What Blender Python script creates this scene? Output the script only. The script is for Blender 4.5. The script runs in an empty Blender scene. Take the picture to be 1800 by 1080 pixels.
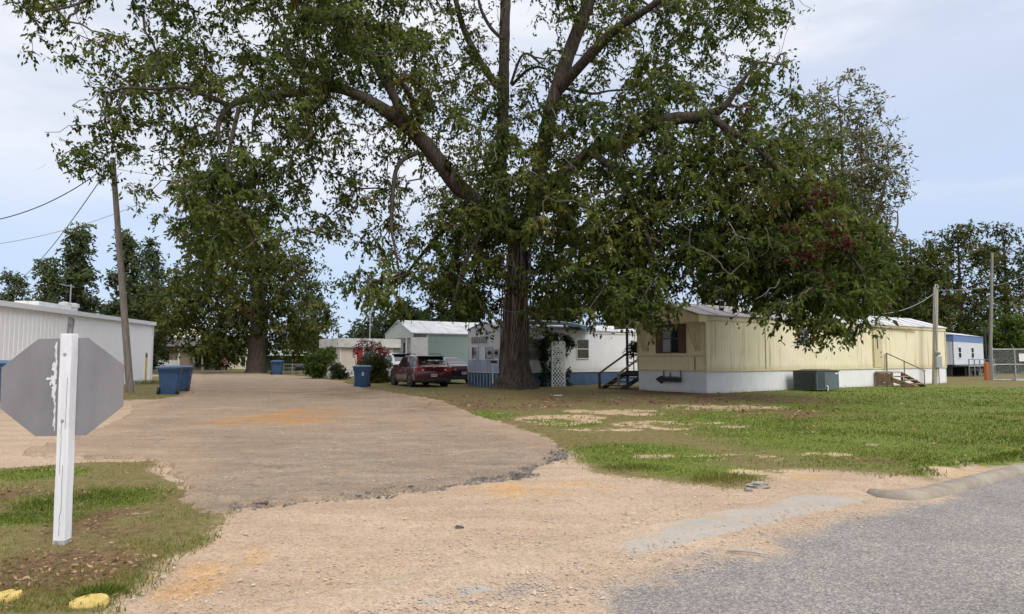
import bpy, bmesh, math, random
import numpy as np
from math import radians as R, sin, cos, pi, sqrt, atan2
from mathutils import Vector, Matrix

rng = np.random.default_rng(11)
random.seed(5)
scene = bpy.context.scene
COL = scene.collection

# ------------------------------------------------------------------ camera geometry
F, CX, CY, H = 1200.0, 900.0, 540.0, 1.45
PITCH = math.atan(90 / F)
cp, sp = cos(PITCH), sin(PITCH)

def ray(px, py):
    a = (px - CX) / F; b = (CY - py) / F
    return (a, cp - b * sp, sp + b * cp)

def G(px, py, z=0.0):
    d = ray(px, py); t = (z - H) / d[2]
    return Vector((d[0] * t, d[1] * t, z))

def P(px, py, Y):
    d = ray(px, py); t = Y / d[1]
    return Vector((d[0] * t, Y, H + d[2] * t))

def GA(pts):
    return np.array([G(*p)[:2] for p in pts])

# ------------------------------------------------------------------ noise
def vnoise(x, y, s=1.0, seed=0):
    x = np.asarray(x, float) * s; y = np.asarray(y, float) * s
    xi = np.floor(x); yi = np.floor(y); fx = x - xi; fy = y - yi
    fx = fx * fx * (3 - 2 * fx); fy = fy * fy * (3 - 2 * fy)
    def h(i, j):
        v = np.sin(i * 127.1 + j * 311.7 + seed * 74.7) * 43758.5453
        return v - np.floor(v)
    a = h(xi, yi); b = h(xi + 1, yi); c = h(xi, yi + 1); d = h(xi + 1, yi + 1)
    return (a * (1 - fx) + b * fx) * (1 - fy) + (c * (1 - fx) + d * fx) * fy

def fbm(x, y, s=1.0, seed=0, o=4):
    v = 0; a = .5; t = 0
    for k in range(o):
        v = v + a * vnoise(x, y, s * 2 ** k, seed + k * 13); t += a; a *= .55
    return v / t

def sdpoly(x, y, poly):
    """signed distance, positive inside"""
    d = np.full(x.shape, 1e9); ins = np.zeros(x.shape, bool)
    n = len(poly)
    for i in range(n):
        ax, ay = poly[i]; bx, by = poly[(i + 1) % n]
        ex, ey = bx - ax, by - ay
        wx, wy = x - ax, y - ay
        t = np.clip((wx * ex + wy * ey) / (ex * ex + ey * ey + 1e-12), 0, 1)
        d = np.minimum(d, (wx - ex * t) ** 2 + (wy - ey * t) ** 2)
        c = ((ay > y) != (by > y)) & (x < (bx - ax) * (y - ay) / (by - ay + 1e-12) + ax)
        ins ^= c
    return np.where(ins, 1, -1) * np.sqrt(d)

def sstep(a, b, v):
    t = np.clip((v - a) / (b - a), 0, 1)
    return t * t * (3 - 2 * t)

# ------------------------------------------------------------------ materials
def nt(name):
    m = bpy.data.materials.new(name); m.use_nodes = True
    n = m.node_tree; n.nodes.clear()
    return m, n

class NG:
    """tiny node-graph helper"""
    def __init__(s, tree): s.t = tree
    def n(s, typ, **kw):
        nd = s.t.nodes.new(typ)
        for k, v in kw.items():
            if k.startswith('i_'):
                nd.inputs[k[2:].replace('_', ' ')].default_value = v
            else: setattr(nd, k, v)
        return nd
    def l(s, a, b): s.t.links.new(a, b)
    def noise(s, vec, scale, detail=4, rough=.55, out='Fac'):
        nd = s.n('ShaderNodeTexNoise'); nd.inputs['Scale'].default_value = scale
        nd.inputs['Detail'].default_value = detail; nd.inputs['Roughness'].default_value = rough
        if vec is not None: s.l(vec, nd.inputs['Vector'])
        return nd.outputs[out]
    def ramp(s, fac, stops, interp='LINEAR'):
        nd = s.n('ShaderNodeValToRGB'); r = nd.color_ramp; r.interpolation = interp
        while len(r.elements) < len(stops): r.elements.new(.5)
        for e, (p, c) in zip(r.elements, stops):
            e.position = p; e.color = (*c, 1) if len(c) == 3 else c
        s.l(fac, nd.inputs[0]); return nd.outputs[0]
    def mix(s, fac, a, b, blend='MIX'):
        nd = s.n('ShaderNodeMix', data_type='RGBA', blend_type=blend)
        for sock, v in ((nd.inputs[0], fac), (nd.inputs[6], a), (nd.inputs[7], b)):
            if hasattr(v, 'links'): s.l(v, sock)
            elif isinstance(v, tuple): sock.default_value = (*v, 1)
            else: sock.default_value = v
        return nd.outputs[2]
    def math(s, op, a, b=0.0, clamp=False):
        nd = s.n('ShaderNodeMath', operation=op); nd.use_clamp = clamp
        for sock, v in ((nd.inputs[0], a), (nd.inputs[1], b)):
            if hasattr(v, 'links'): s.l(v, sock)
            else: sock.default_value = v
        return nd.outputs[0]
    def rng(s, v, a, b, c=0.0, d=1.0, smooth=True):
        nd = s.n('ShaderNodeMapRange'); nd.interpolation_type = 'SMOOTHSTEP' if smooth else 'LINEAR'
        s.l(v, nd.inputs[0])
        for i, x in enumerate((a, b, c, d)): nd.inputs[i + 1].default_value = x
        return nd.outputs[0]
    def attr(s, name):
        nd = s.n('ShaderNodeAttribute'); nd.attribute_name = name
        return nd.outputs['Fac']
    def coord(s, scale=None, kind='Object'):
        tc = s.n('ShaderNodeTexCoord'); v = tc.outputs[kind]
        if scale:
            mp = s.n('ShaderNodeMapping'); mp.inputs['Scale'].default_value = scale
            s.l(v, mp.inputs['Vector']); v = mp.outputs[0]
        return v
    def bump(s, h, strength=.5, dist=.01):
        nd = s.n('ShaderNodeBump'); nd.inputs['Strength'].default_value = strength
        nd.inputs['Distance'].default_value = dist; s.l(h, nd.inputs['Height'])
        return nd.outputs[0]
    def out(s, col, rough=.6, metal=0, normal=None, spec=.5, **kw):
        p = s.n('ShaderNodeBsdfPrincipled')
        for sock, v in ((p.inputs['Base Color'], col), (p.inputs['Roughness'], rough)):
            if hasattr(v, 'links'): s.l(v, sock)
            elif isinstance(v, tuple): sock.default_value = (*v, 1)
            else: sock.default_value = v
        p.inputs['Metallic'].default_value = metal
        p.inputs['Specular IOR Level'].default_value = spec
        for k, v in kw.items(): p.inputs[k.replace('_', ' ')].default_value = v
        if normal is not None: s.l(normal, p.inputs['Normal'])
        o = s.n('ShaderNodeOutputMaterial'); s.l(p.outputs[0], o.inputs[0])
        return p

_mc = {}
def M(name, c, c2=None, rough=.6, scale=6, metal=0, bump=0, stretch=None, spec=.4, lo=.35, hi=.65, grime=0, gcol=(.12, .09, .06), **kw):
    if name in _mc: return _mc[name]
    m, t = nt(name); g = NG(t)
    v = g.coord(stretch)
    c2 = c2 or tuple(x * .8 for x in c)
    f = g.noise(v, scale, 5)
    col = g.ramp(f, [(lo, c), (hi, c2)])
    if grime:
        v2 = g.coord((1, 1, 1))
        f2 = g.noise(v2, 2.3, 6, .65)
        col = g.mix(g.rng(f2, .5, .8, 0, grime), col, gcol)
    rn = g.rng(g.noise(v, scale * 3, 3), .3, .7, max(rough - .08, .02), min(rough + .08, 1))
    nrm = g.bump(g.noise(v, scale * 6, 4), bump, .02) if bump else None
    g.out(col, rn, metal, nrm, spec, **kw)
    _mc[name] = m
    return m

def siding_mat(name, c, c2, streak=(.22, .13, .05), amt=.6, thr=(.58, .75), low=None):
    """painted sheet siding with run-down rust/mildew streaks"""
    m, t = nt(name); g = NG(t)
    v = g.coord()
    base = g.ramp(g.noise(v, 1.1, 4), [(.3, c), (.7, c2)])
    v1 = g.coord((2.2, 2.2, .10)); v2 = g.coord((.5, .5, .25))
    s = g.noise(v1, 2.4, 5, .7)
    s = g.math('MULTIPLY', g.rng(s, thr[0], thr[1]), g.rng(g.noise(v2, 1.4, 3), .35, .65))
    col = g.mix(g.math('MULTIPLY', s, amt), base, streak)
    if low:   # dirt splashed up from below: world-fixed stain band
        sx = g.n('ShaderNodeSeparateXYZ'); g.l(v, sx.inputs[0])
        z = g.math('ADD', sx.outputs[2], g.math('MULTIPLY', g.noise(v1, 3, 4), .35))
        col = g.mix(g.rng(z, low[0] + .16, low[0] + .5, low[2], 0), col, low[1])
    fine = g.noise(v, 60, 2)
    col = g.mix(g.rng(fine, .3, .8, 0, .12), col, (.05, .05, .05))
    g.out(col, .55, 0, None, .3)
    return m

def leaf_mat(name, stops, trans=.25, clump=.6):
    m, t = nt(name); g = NG(t)
    a = g.attr('tint')
    v = g.coord()
    cl = g.noise(v, clump, 3)
    f = g.math('ADD', g.math('MULTIPLY', a, .62), g.math('MULTIPLY', g.rng(cl, .3, .7), .38))
    col = g.ramp(f, stops)
    d = g.n('ShaderNodeBsdfPrincipled'); g.l(col, d.inputs['Base Color'])
    d.inputs['Roughness'].default_value = .6; d.inputs['Specular IOR Level'].default_value = .12
    tr = g.n('ShaderNodeBsdfTranslucent')
    geo = g.n('ShaderNodeNewGeometry'); an_ = g.n('ShaderNodeAttribute'); an_.attribute_name = 'cn'
    ad = g.n('ShaderNodeVectorMath', operation='ADD'); g.l(geo.outputs['Normal'], ad.inputs[0]); g.l(an_.outputs['Vector'], ad.inputs[1])
    nm_ = g.n('ShaderNodeVectorMath', operation='NORMALIZE'); g.l(ad.outputs[0], nm_.inputs[0])
    g.l(nm_.outputs[0], d.inputs['Normal'])
    g.l(g.mix(1.0, col, (1.0, 1.0, .45), 'MULTIPLY'), tr.inputs[0])
    mx = g.n('ShaderNodeMixShader'); mx.inputs[0].default_value = trans
    g.l(d.outputs[0], mx.inputs[1]); g.l(tr.outputs[0], mx.inputs[2])
    o = g.n('ShaderNodeOutputMaterial'); g.l(mx.outputs[0], o.inputs[0])
    return m

# ------------------------------------------------------------------ mesh building
class MB:
    def __init__(s): s.v = []; s.f = []; s.m = []; s.mi = 0
    def add(s, vs, fs, xf=None):
        b = len(s.v)
        for p in vs:
            p = Vector(p)
            if xf is not None: p = xf @ p if isinstance(xf, Matrix) else Vector(xf(p))
            s.v.append(tuple(p))
        for f in fs: s.f.append([b + i for i in f]); s.m.append(s.mi)
        return s
    def box(s, x0, x1, y0, y1, z0, z1, xf=None):
        vs = [(x, y, z) for z in (z0, z1) for y in (y0, y1) for x in (x0, x1)]
        fs = [(0, 2, 3, 1), (4, 5, 7, 6), (0, 1, 5, 4), (2, 6, 7, 3), (0, 4, 6, 2), (1, 3, 7, 5)]
        return s.add(vs, fs, xf)
    def cbox(s, c, d, xf=None):
        return s.box(c[0] - d[0] / 2, c[0] + d[0] / 2, c[1] - d[1] / 2, c[1] + d[1] / 2, c[2] - d[2] / 2, c[2] + d[2] / 2, xf)
    def bar(s, a, b, w, h=None, xf=None):
        """square bar between two points"""
        a = Vector(a); b = Vector(b); h = h or w
        d = (b - a); L = d.length; d.normalize()
        up = Vector((0, 0, 1)) if abs(d.z) < .95 else Vector((0, 1, 0))
        sx = d.cross(up).normalized(); sy = sx.cross(d).normalized()
        vs = []
        for p in (a, b):
            for i, j in ((-1, -1), (1, -1), (1, 1), (-1, 1)):
                vs.append(p + sx * (i * w / 2) + sy * (j * h / 2))
        return s.add(vs, [(3, 2, 1, 0), (4, 5, 6, 7), (0, 1, 5, 4), (1, 2, 6, 5), (2, 3, 7, 6), (3, 0, 4, 7)], xf)
    def tube(s, pts, rad, n=8, cap=True, xf=None):
        pts = [Vector(p) for p in pts]; k = len(pts)
        if not hasattr(rad, '__len__'): rad = [rad] * k
        rings = []; prev = None; vs = []
        for i, p in enumerate(pts):
            d = (pts[min(i + 1, k - 1)] - pts[max(i - 1, 0)])
            if d.length < 1e-9: d = Vector((0, 0, 1))
            d.normalize()
            if prev is None:
                up = Vector((0, 0, 1)) if abs(d.z) < .9 else Vector((1, 0, 0))
                sx = d.cross(up).normalized()
            else:
                sx = (prev - d * prev.dot(d)).normalized()
            prev = sx; sy = d.cross(sx)
            for j in range(n):
                a = 2 * pi * j / n
                vs.append(p + (sx * cos(a) + sy * sin(a)) * rad[i])
        fs = []
        for i in range(k - 1):
            for j in range(n):
                fs.append((i * n + j, i * n + (j + 1) % n, (i + 1) * n + (j + 1) % n, (i + 1) * n + j))
        if cap:
            fs.append(tuple(range(n - 1, -1, -1))); fs.append(tuple((k - 1) * n + j for j in range(n)))
        return s.add(vs, fs, xf)
    def loft(s, rings, xf=None, cap=True):
        n = len(rings[0]); vs = [p for r in rings for p in r]; fs = []
        for i in range(len(rings) - 1):
            for j in range(n):
                fs.append((i * n + j, i * n + (j + 1) % n, (i + 1) * n + (j + 1) % n, (i + 1) * n + j))
        if cap:
            fs.append(tuple(range(n - 1, -1, -1))); fs.append(tuple((len(rings) - 1) * n + j for j in range(n)))
        return s.add(vs, fs, xf)
    def lathe(s, prof, n=20, xf=None):
        rings = [[(r * cos(2 * pi * j / n), r * sin(2 * pi * j / n), z) for j in range(n)] for r, z in prof]
        return s.loft(rings, xf)
    def prism(s, poly, z0, z1, xf=None):
        n = len(poly)
        vs = [(x, y, z0) for x, y in poly] + [(x, y, z1) for x, y in poly]
        fs = [tuple(range(n - 1, -1, -1)), tuple(range(n, 2 * n))]
        fs += [(i, (i + 1) % n, n + (i + 1) % n, n + i) for i in range(n)]
        return s.add(vs, fs, xf)
    def ribs(s, L, z0, z1, pitch=.2, depth=.012, xf=None, flat=.6, base=.10):
        """ribbed sheet along x at y=0, ribs toward -y, with thickness `base`"""
        n = max(1, int(round(L / pitch))); p = L / n; prof = []
        for i in range(n):
            x = i * p
            prof += [(x, -depth), (x + p * flat * .9, -depth), (x + p * flat, 0), (x + p * .93, 0)]
        prof.append((L, -depth))
        k = len(prof)
        vs = [(x, y, z0) for x, y in prof] + [(x, y, z1) for x, y in prof] + [(0, base, z0), (L, base, z0), (0, base, z1), (L, base, z1)]
        fs = [(i, i + 1, k + i + 1, k + i) for i in range(k - 1)]
        a, b, c, d = 2 * k, 2 * k + 1, 2 * k + 2, 2 * k + 3
        fs += [(b, a, c, d), (a, 0, k, c), (k - 1, b, d, 2 * k - 1), tuple(range(k, 2 * k)) + (d, c), tuple(range(k - 1, -1, -1)) + (a, b)]
        return s.add(vs, fs, xf)
    def build(s, name, mats, parent=None, smooth=None, bevel=0, loc=None, fix=True):
        me = bpy.data.meshes.new(name); me.from_pydata(s.v, [], s.f)
        for m in (mats if isinstance(mats, (list, tuple)) else [mats]): me.materials.append(m)
        if len(me.materials) > 1: me.polygons.foreach_set('material_index', s.m)
        if fix:
            bm = bmesh.new(); bm.from_mesh(me)
            bmesh.ops.recalc_face_normals(bm, faces=bm.faces)
            if bevel:
                bmesh.ops.remove_doubles(bm, verts=bm.verts, dist=1e-5)
                bmesh.ops.bevel(bm, geom=[e for e in bm.edges if len(e.link_faces) == 2 and e.calc_face_angle(0) > .5],
                                offset=bevel, segments=2, profile=.6, affect='EDGES')
            bm.to_mesh(me); bm.free()
        if smooth is not None:
            me.polygons.foreach_set('use_smooth', [True] * len(me.polygons))
            me.set_sharp_from_angle(angle=R(smooth))
        me.update()
        o = bpy.data.objects.new(name, me); COL.objects.link(o)
        if parent is not None: o.parent = parent
        if loc is not None: o.location = loc
        return o

def tag(o, label=None, cat=None, group=None, kind=None):
    if label: o['label'] = label
    if cat: o['category'] = cat
    if group: o['group'] = group
    if kind: o['kind'] = kind
    return o

def thing(name, label, cat, loc=(0, 0, 0), rz=0, group=None):
    o = bpy.data.objects.new(name, None); COL.objects.link(o)
    o.empty_display_size = .2
    o.location = loc; o.rotation_euler = (0, 0, rz)
    return tag(o, label, cat, group)

def children(o): return [c for c in COL.objects if c.parent == o]

def copy_tree(o, parent=None):
    c = o.copy(); COL.objects.link(c)
    if parent is not None: c.parent = parent
    for ch in children(o): copy_tree(ch, c)
    return c

def fast_mesh(name, V, nper, mat, parent=None, tint=None, smooth=False):
    """V (K*nper,3): K separate faces with nper corners"""
    V = np.asarray(V, np.float32); K = len(V) // nper
    me = bpy.data.meshes.new(name)
    me.vertices.add(K * nper); me.vertices.foreach_set('co', V.ravel())
    me.loops.add(K * nper); me.loops.foreach_set('vertex_index', np.arange(K * nper, dtype=np.int32))
    me.polygons.add(K); me.polygons.foreach_set('loop_start', np.arange(0, K * nper, nper, dtype=np.int32))
    me.update(calc_edges=True)
    if tint is not None:
        tint = np.asarray(tint, np.float32)
        if tint.ndim == 2:
            at = me.attributes.new('cn', 'FLOAT_VECTOR', 'FACE'); at.data.foreach_set('vector', np.ascontiguousarray(tint[:, 1:4]).ravel()); tint = np.ascontiguousarray(tint[:, 0])
        at = me.attributes.new('tint', 'FLOAT', 'FACE'); at.data.foreach_set('value', tint)
    me.materials.append(mat)
    o = bpy.data.objects.new(name, me); COL.objects.link(o)
    if parent is not None: o.parent = parent
    return o

# ------------------------------------------------------------------ camera, world, light
cam = bpy.data.cameras.new('camera'); cam.sensor_width = 36; cam.lens = 36 * F / 1800
cam.clip_end = 8000; cam.clip_start = .05
co = bpy.data.objects.new('camera', cam); COL.objects.link(co)
co.location = (0, 0, H); co.rotation_euler = (pi / 2 + PITCH, 0, 0)
scene.camera = co
scene.view_settings.view_transform = 'Standard'; scene.view_settings.look = 'None'
scene.view_settings.exposure = 0.62; scene.view_settings.gamma = 1.0

SUN_DIR = Vector((.50, -.82, .80)).normalized()
w = bpy.data.worlds.new("World"); scene.world = w; w.use_nodes = True
g = NG(w.node_tree); w.node_tree.nodes.clear()
sky = g.n('ShaderNodeTexSky', sky_type='NISHITA'); sky.sun_disc = False
sky.sun_elevation = math.asin(SUN_DIR.z); sky.sun_rotation = atan2(SUN_DIR.x, SUN_DIR.y)
sky.air_density = 1.2; sky.dust_density = 1.5; sky.ozone_density = 1.5
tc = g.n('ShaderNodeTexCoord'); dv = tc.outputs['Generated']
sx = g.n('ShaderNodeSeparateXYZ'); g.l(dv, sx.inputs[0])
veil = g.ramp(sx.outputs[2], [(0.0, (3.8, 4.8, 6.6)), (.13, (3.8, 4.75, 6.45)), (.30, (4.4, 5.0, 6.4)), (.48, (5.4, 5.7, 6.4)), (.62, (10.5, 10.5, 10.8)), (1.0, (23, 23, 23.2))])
mp = g.n('ShaderNodeMapping'); mp.inputs['Scale'].default_value = (1.3, 1.0, 6.0); mp.inputs['Location'].default_value = (.3, 1.7, .2)
g.l(dv, mp.inputs[0])
n1 = g.noise(mp.outputs[0], 1.5, 6, .55)
mp2 = g.n('ShaderNodeMapping'); mp2.inputs['Scale'].default_value = (1.0, 1.0, 3.0); mp2.inputs['Location'].default_value = (2.3, .4, 1.2)
g.l(dv, mp2.inputs[0])
n2 = g.noise(mp2.outputs[0], 2.2, 5, .6)
# bright thin cloud toward the left, greyer veil to the right (cloud layout by compass direction)
lf = g.rng(sx.outputs[0], .35, -.45)
cf = g.math('ADD', n1, g.math('MULTIPLY', lf, .22))
cf = g.math('MULTIPLY', g.rng(cf, .46, .66), g.rng(sx.outputs[2], .10, .30))
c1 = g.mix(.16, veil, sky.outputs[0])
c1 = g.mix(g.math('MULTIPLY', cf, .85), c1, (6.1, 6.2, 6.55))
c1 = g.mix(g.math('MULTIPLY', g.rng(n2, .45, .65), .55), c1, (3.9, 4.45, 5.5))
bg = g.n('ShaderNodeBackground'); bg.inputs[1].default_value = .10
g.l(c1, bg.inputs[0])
wo = g.n('ShaderNodeOutputWorld'); g.l(bg.outputs[0], wo.inputs[0])

sl = bpy.data.lights.new('sun', 'SUN'); sl.energy = 1.5; sl.angle = R(30); sl.color = (1, .95, .87)
so = bpy.data.objects.new('sun', sl); COL.objects.link(so)
so.rotation_euler = SUN_DIR.to_track_quat('Z', 'Y').to_euler(); so.location = (10, -20, 40)

# ------------------------------------------------------------------ ground zones (world metres on the flat site)
LAWN_L = GA([(-700, 842), (0, 826), (120, 816), (262, 812), (320, 850), (378, 905), (345, 955), (250, 1012), (195, 1060), (150, 1110), (-200, 1140), (-700, 1100)])
LAWN_R = GA([(640, 690), (700, 694), (770, 706), (850, 737), (930, 765), (992, 800), (1045, 828), (1150, 840), (1280, 852), (1340, 840), (1420, 826), (1520, 838), (1640, 836), (1740, 815), (1810, 797), (2300, 735), (3200, 700), (2600, 650), (1800, 648), (1100, 655), (860, 668), (700, 672)])
STRIP_C = GA([(500, 665), (570, 673), (640, 688), (720, 696), (860, 690), (860, 664), (700, 655), (560, 653), (470, 655)])
STRIP_L = GA([(226, 704), (300, 702), (338, 690), (336, 662), (290, 660), (200, 670), (150, 690), (180, 705)])
FAR_G = np.array([(-300, 62), (-18, 60), (-12, 53), (0, 44), (60, 40), (300, 50), (300, 400), (-300, 400)])
SLAB = GA([(372, 908), (420, 897), (560, 884), (650, 872), (720, 864), (850, 849), (930, 834), (975, 812), (986, 797), (972, 783), (930, 763), (850, 735), (770, 705), (700, 692), (640, 684.5), (600, 671), (540, 663), (470, 658), (430, 655.5), (340, 653.5), (338, 660), (336, 680), (322, 697), (240, 712), (215, 735), (120, 775), (20, 800), (200, 806), (270, 808), (330, 850)])

def ell(x, y, pts):
    """sum of soft ellipses given in photo ground coordinates: (px,py,halfw_px,halfh_px)"""
    v = np.zeros(x.shape)
    for px, py, a, b in pts:
        c = G(px, py); ex = abs(G(px + a, py).x - c.x); ey = abs(G(px, py - b).y - G(px, py + b).y) / 2
        q = ((x - c.x) / ex) ** 2 + ((y - c.y) / ey) ** 2
        v = np.maximum(v, np.clip(1.35 - q, 0, 1))
    return v

SAND = [(985, 737, 90, 11), (1190, 748, 130, 9), (1260, 716, 130, 6), (1090, 725, 110, 6), (1150, 803, 45, 5), (1395, 835, 60, 14), (1290, 806, 110, 8), (1060, 756, 80, 4), (1700, 826, 100, 7), (1440, 800, 70, 4), (1330, 832, 60, 6)]
LITTER = [(1220, 700, 250, 13), (1000, 705, 190, 10), (900, 712, 160, 10), (1530, 814, 90, 8), (250, 905, 110, 45), (110, 1000, 150, 40), (60, 870, 100, 10), (1370, 728, 190, 9), (820, 700, 90, 8)]
ORANGE = [(545, 727, 75, 8), (900, 862, 90, 14), (1010, 856, 80, 10), (395, 985, 70, 30), (330, 1030, 60, 25), (470, 742, 130, 9), (1440, 838, 50, 6)]
GREENS = [(1640, 688, 330, 14), (1130, 800, 130, 22), (1560, 750, 360, 55), (1700, 706, 300, 22), (1800, 780, 260, 30), (1480, 778, 200, 24), (1000, 740, 60, 12), (60, 835, 90, 12), (170, 880, 120, 22), (60, 915, 110, 12), (1240, 832, 110, 12), (1650, 790, 200, 18), (860, 730, 50, 7), (180, 1040, 30, 8)]

def zones(x, y):
    r = np.hypot(x, y); big = fbm(x, y, .7, 3, 5) - .5; fine = fbm(x, y, 3.2, 9, 4) - .5
    sc = np.clip(r / 9, .5, 6)
    def soft(sd, wd): return sstep(-wd, wd, sd + (big * 1.7 + fine * .9) * wd * 1.6)
    gr = np.maximum.reduce([soft(sdpoly(x, y, LAWN_L), .22), soft(sdpoly(x, y, LAWN_R), .35), soft(sdpoly(x, y, STRIP_C), .7) * .92,
                            soft(sdpoly(x, y, STRIP_L), .5) * .9, soft(sdpoly(x, y, FAR_G), 3.0) * .95])
    sand = ell(x, y, SAND)
    sand = .85 * sstep(.15, 1.25, sand * (.15 + 1.9 * sstep(.30, .72, .62 * fbm(x * .8, y * 1.6, 1.5, 21, 5) + .38 * fbm(x, y, 6.5, 25, 3))))
    gr = gr * (1 - sand)
    gr = gr * sstep(.18, .40, fbm(x, y, 2.0, 44, 4) + .12)
    lit = np.clip(ell(x, y, LITTER), 0, 1) * sstep(.36, .6, fbm(x, y, 1.6, 33, 5))
    org = np.clip(ell(x, y, ORANGE), 0, 1) * sstep(.30, .62, fbm(x, y, 2.3, 55, 5))
    grn = np.clip(ell(x, y, GREENS) * 1.4, 0, 1) * sstep(.15, .55, fbm(x, y, 1.4, 66, 4) + .12)
    return gr, sand, lit, org, grn

def slab_sd(x, y):
    sd = sdpoly(x, y, SLAB)
    return sd + (fbm(x, y, 5.0, 72, 4) - .5) * .32 + (fbm(x, y, 2.2, 71, 5) - .5) * .45 + (fbm(x, y, .6, 77, 3) - .5) * .3

# roadside line (gutter) : asphalt lies on the +n side
A0 = np.array(G(770, 1062)[:2]); A1 = np.array(G(1560, 872)[:2])
RD = (A1 - A0) / np.linalg.norm(A1 - A0); RN = np.array((RD[1], -RD[0]))

# ---- ground sheet (polar grid, reaches the horizon)
def polar_grid():
    rr = np.concatenate([[0.02], np.linspace(.5, 2.2, 8), 2.2 * (160 / 2.2) ** (np.arange(1, 430) / 429), [230, 400, 800, 1600, 3500]])
    th = np.concatenate([np.linspace(-180, -76, 40), np.linspace(-75, 75, 760), np.linspace(76, 180, 40)])
    th = th[:-1]
    rg, tg = np.meshgrid(rr, np.radians(th), indexing='ij')
    return rg * np.sin(tg), rg * np.cos(tg), len(rr), len(th)

def grid_mesh(name, X, Y, Z, nu, nv, wrap, attrs, mat):
    V = np.stack([X.ravel(), Y.ravel(), Z.ravel()], 1).astype(np.float32)
    i = np.arange(nu - 1)[:, None]; j = np.arange(nv if wrap else nv - 1)[None, :]
    j2 = (j + 1) % nv
    Fa = np.stack([i * nv + j, i * nv + j2, (i + 1) * nv + j2, (i + 1) * nv + j], -1).reshape(-1, 4)
    me = bpy.data.meshes.new(name)
    me.vertices.add(len(V)); me.vertices.foreach_set('co', V.ravel())
    me.loops.add(Fa.size); me.loops.foreach_set('vertex_index', Fa.astype(np.int32).ravel())
    me.polygons.add(len(Fa)); me.polygons.foreach_set('loop_start', np.arange(0, Fa.size, 4, dtype=np.int32))
    me.polygons.foreach_set('use_smooth', np.ones(len(Fa), bool))
    me.update(calc_edges=True)
    for k, a in attrs.items():
        at = me.attributes.new(k, 'FLOAT', 'POINT'); at.data.foreach_set('value', a.ravel().astype(np.float32))
    me.materials.append(mat)
    o = bpy.data.objects.new(name, me); COL.objects.link(o)
    return o

def speck(g, v, scale, stops):
    vo = g.n('ShaderNodeTexVoronoi'); vo.inputs['Scale'].default_value = scale; g.l(v, vo.inputs['Vector'])
    sh = g.n('ShaderNodeSeparateColor'); g.l(vo.outputs['Color'], sh.inputs[0])
    return g.ramp(sh.outputs[0], stops), vo.outputs['Distance']

def dirt_nodes(g, v, c1, c2, dark=.5):
    base = g.ramp(g.noise(v, .55, 7, .68), [(.32, c1), (.6, c2), (.75, tuple(x * .86 for x in c2))])
    st, dist = speck(g, v, 85, [(0, (.30, .25, .20)), (.12, (.72, .70, .66)), (.5, (.95, .93, .90)), (.8, (1.1, 1.07, 1.02)), (1, (1.35, 1.3, 1.22))])
    st2, _ = speck(g, v, 38, [(0, (.62, .58, .54)), (.2, (.9, .9, .9)), (.9, (1.08, 1.06, 1.02)), (1, (1.3, 1.25, 1.2))])
    col = g.mix(.6, base, st, 'MULTIPLY'); col = g.mix(.35, col, st2, 'MULTIPLY')
    trk = g.ramp(g.noise(g.coord((.28, 1.6, 1)), 1.6, 5, .6), [(.35, (.84, .82, .80)), (.55, (1, 1, 1)), (.75, (1.1, 1.09, 1.07))])
    col = g.mix(.7, col, trk, 'MULTIPLY')
    mott = g.ramp(g.noise(v, 6, 6, .7), [(.3, (.88, .85, .82)), (.55, (1, 1, 1)), (.75, (1.08, 1.07, 1.05))])
    col = g.mix(.8, col, mott, 'MULTIPLY')
    return col, dist

gm, t = nt('ground_earth'); g = NG(t); v = g.coord()
dirt, dist = dirt_nodes(g, v, (.50, .385, .290), (.43, .325, .235))
sand_c, _ = dirt_nodes(g, v, (.56, .43, .29), (.47, .35, .22))
col = g.mix(g.attr('sand'), dirt, sand_c)
orc, _ = dirt_nodes(g, v, (.58, .34, .13), (.52, .32, .16))
col = g.mix(g.math('MULTIPLY', g.attr('orange'), .8), col, orc)
gn = g.noise(v, 9, 6, .7); gn2 = g.noise(v, 85, 3, .7)
gcol = g.ramp(gn, [(.25, (.085, .075, .028)), (.45, (.155, .135, .05)), (.6, (.20, .155, .07)), (.78, (.27, .20, .10))])
ggrn = g.ramp(gn, [(.25, (.085, .118, .020)), (.5, (.135, .172, .030)), (.75, (.19, .205, .05))])
gcol = g.mix(g.attr('green'), gcol, ggrn)
lcol = g.ramp(gn, [(.3, (.09, .052, .032)), (.55, (.17, .10, .062)), (.75, (.25, .165, .10))])
gcol = g.mix(g.math('MULTIPLY', g.attr('litter'), .85), gcol, lcol)
gcol = g.mix(.7, gcol, g.ramp(gn2, [(.3, (.55, .55, .5)), (.5, (1, 1, 1)), (.72, (1.3, 1.3, 1.2))]), 'MULTIPLY')
gmask = g.math('ADD', g.attr('grass'), g.math('MULTIPLY', g.math('SUBTRACT', g.noise(v, 20, 6, .8), .5), 1.5))
col = g.mix(g.rng(gmask, .28, .72), col, gcol)
hgt = g.math('ADD', g.math('MULTIPLY', gn2, .8), g.math('MULTIPLY', dist, -.5))
g.out(col, .95, 0, g.bump(hgt, .25, .008), .15)

X, Y, nu, nv = polar_grid()
gr, sand, lit, org, grn = zones(X, Y)
rd = (X - A0[0]) * RN[0] + (Y - A0[1]) * RN[1]
rad = np.hypot(X, Y)
Z = (fbm(X, Y, .8, 5, 4) - .5) * .05 * sstep(2, 6, rad) * (1 - sstep(60, 120, rad)) - .008
Z = Z + sstep(.25, .7, gr) * .02 * (1 - sstep(60, 120, rad))
Z = np.where(rd > -.58, np.minimum(Z, -.008 - .06 * sstep(-.58, -.3, rd)), Z)
Z = Z - .02 * sstep(150, 300, rad)
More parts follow.
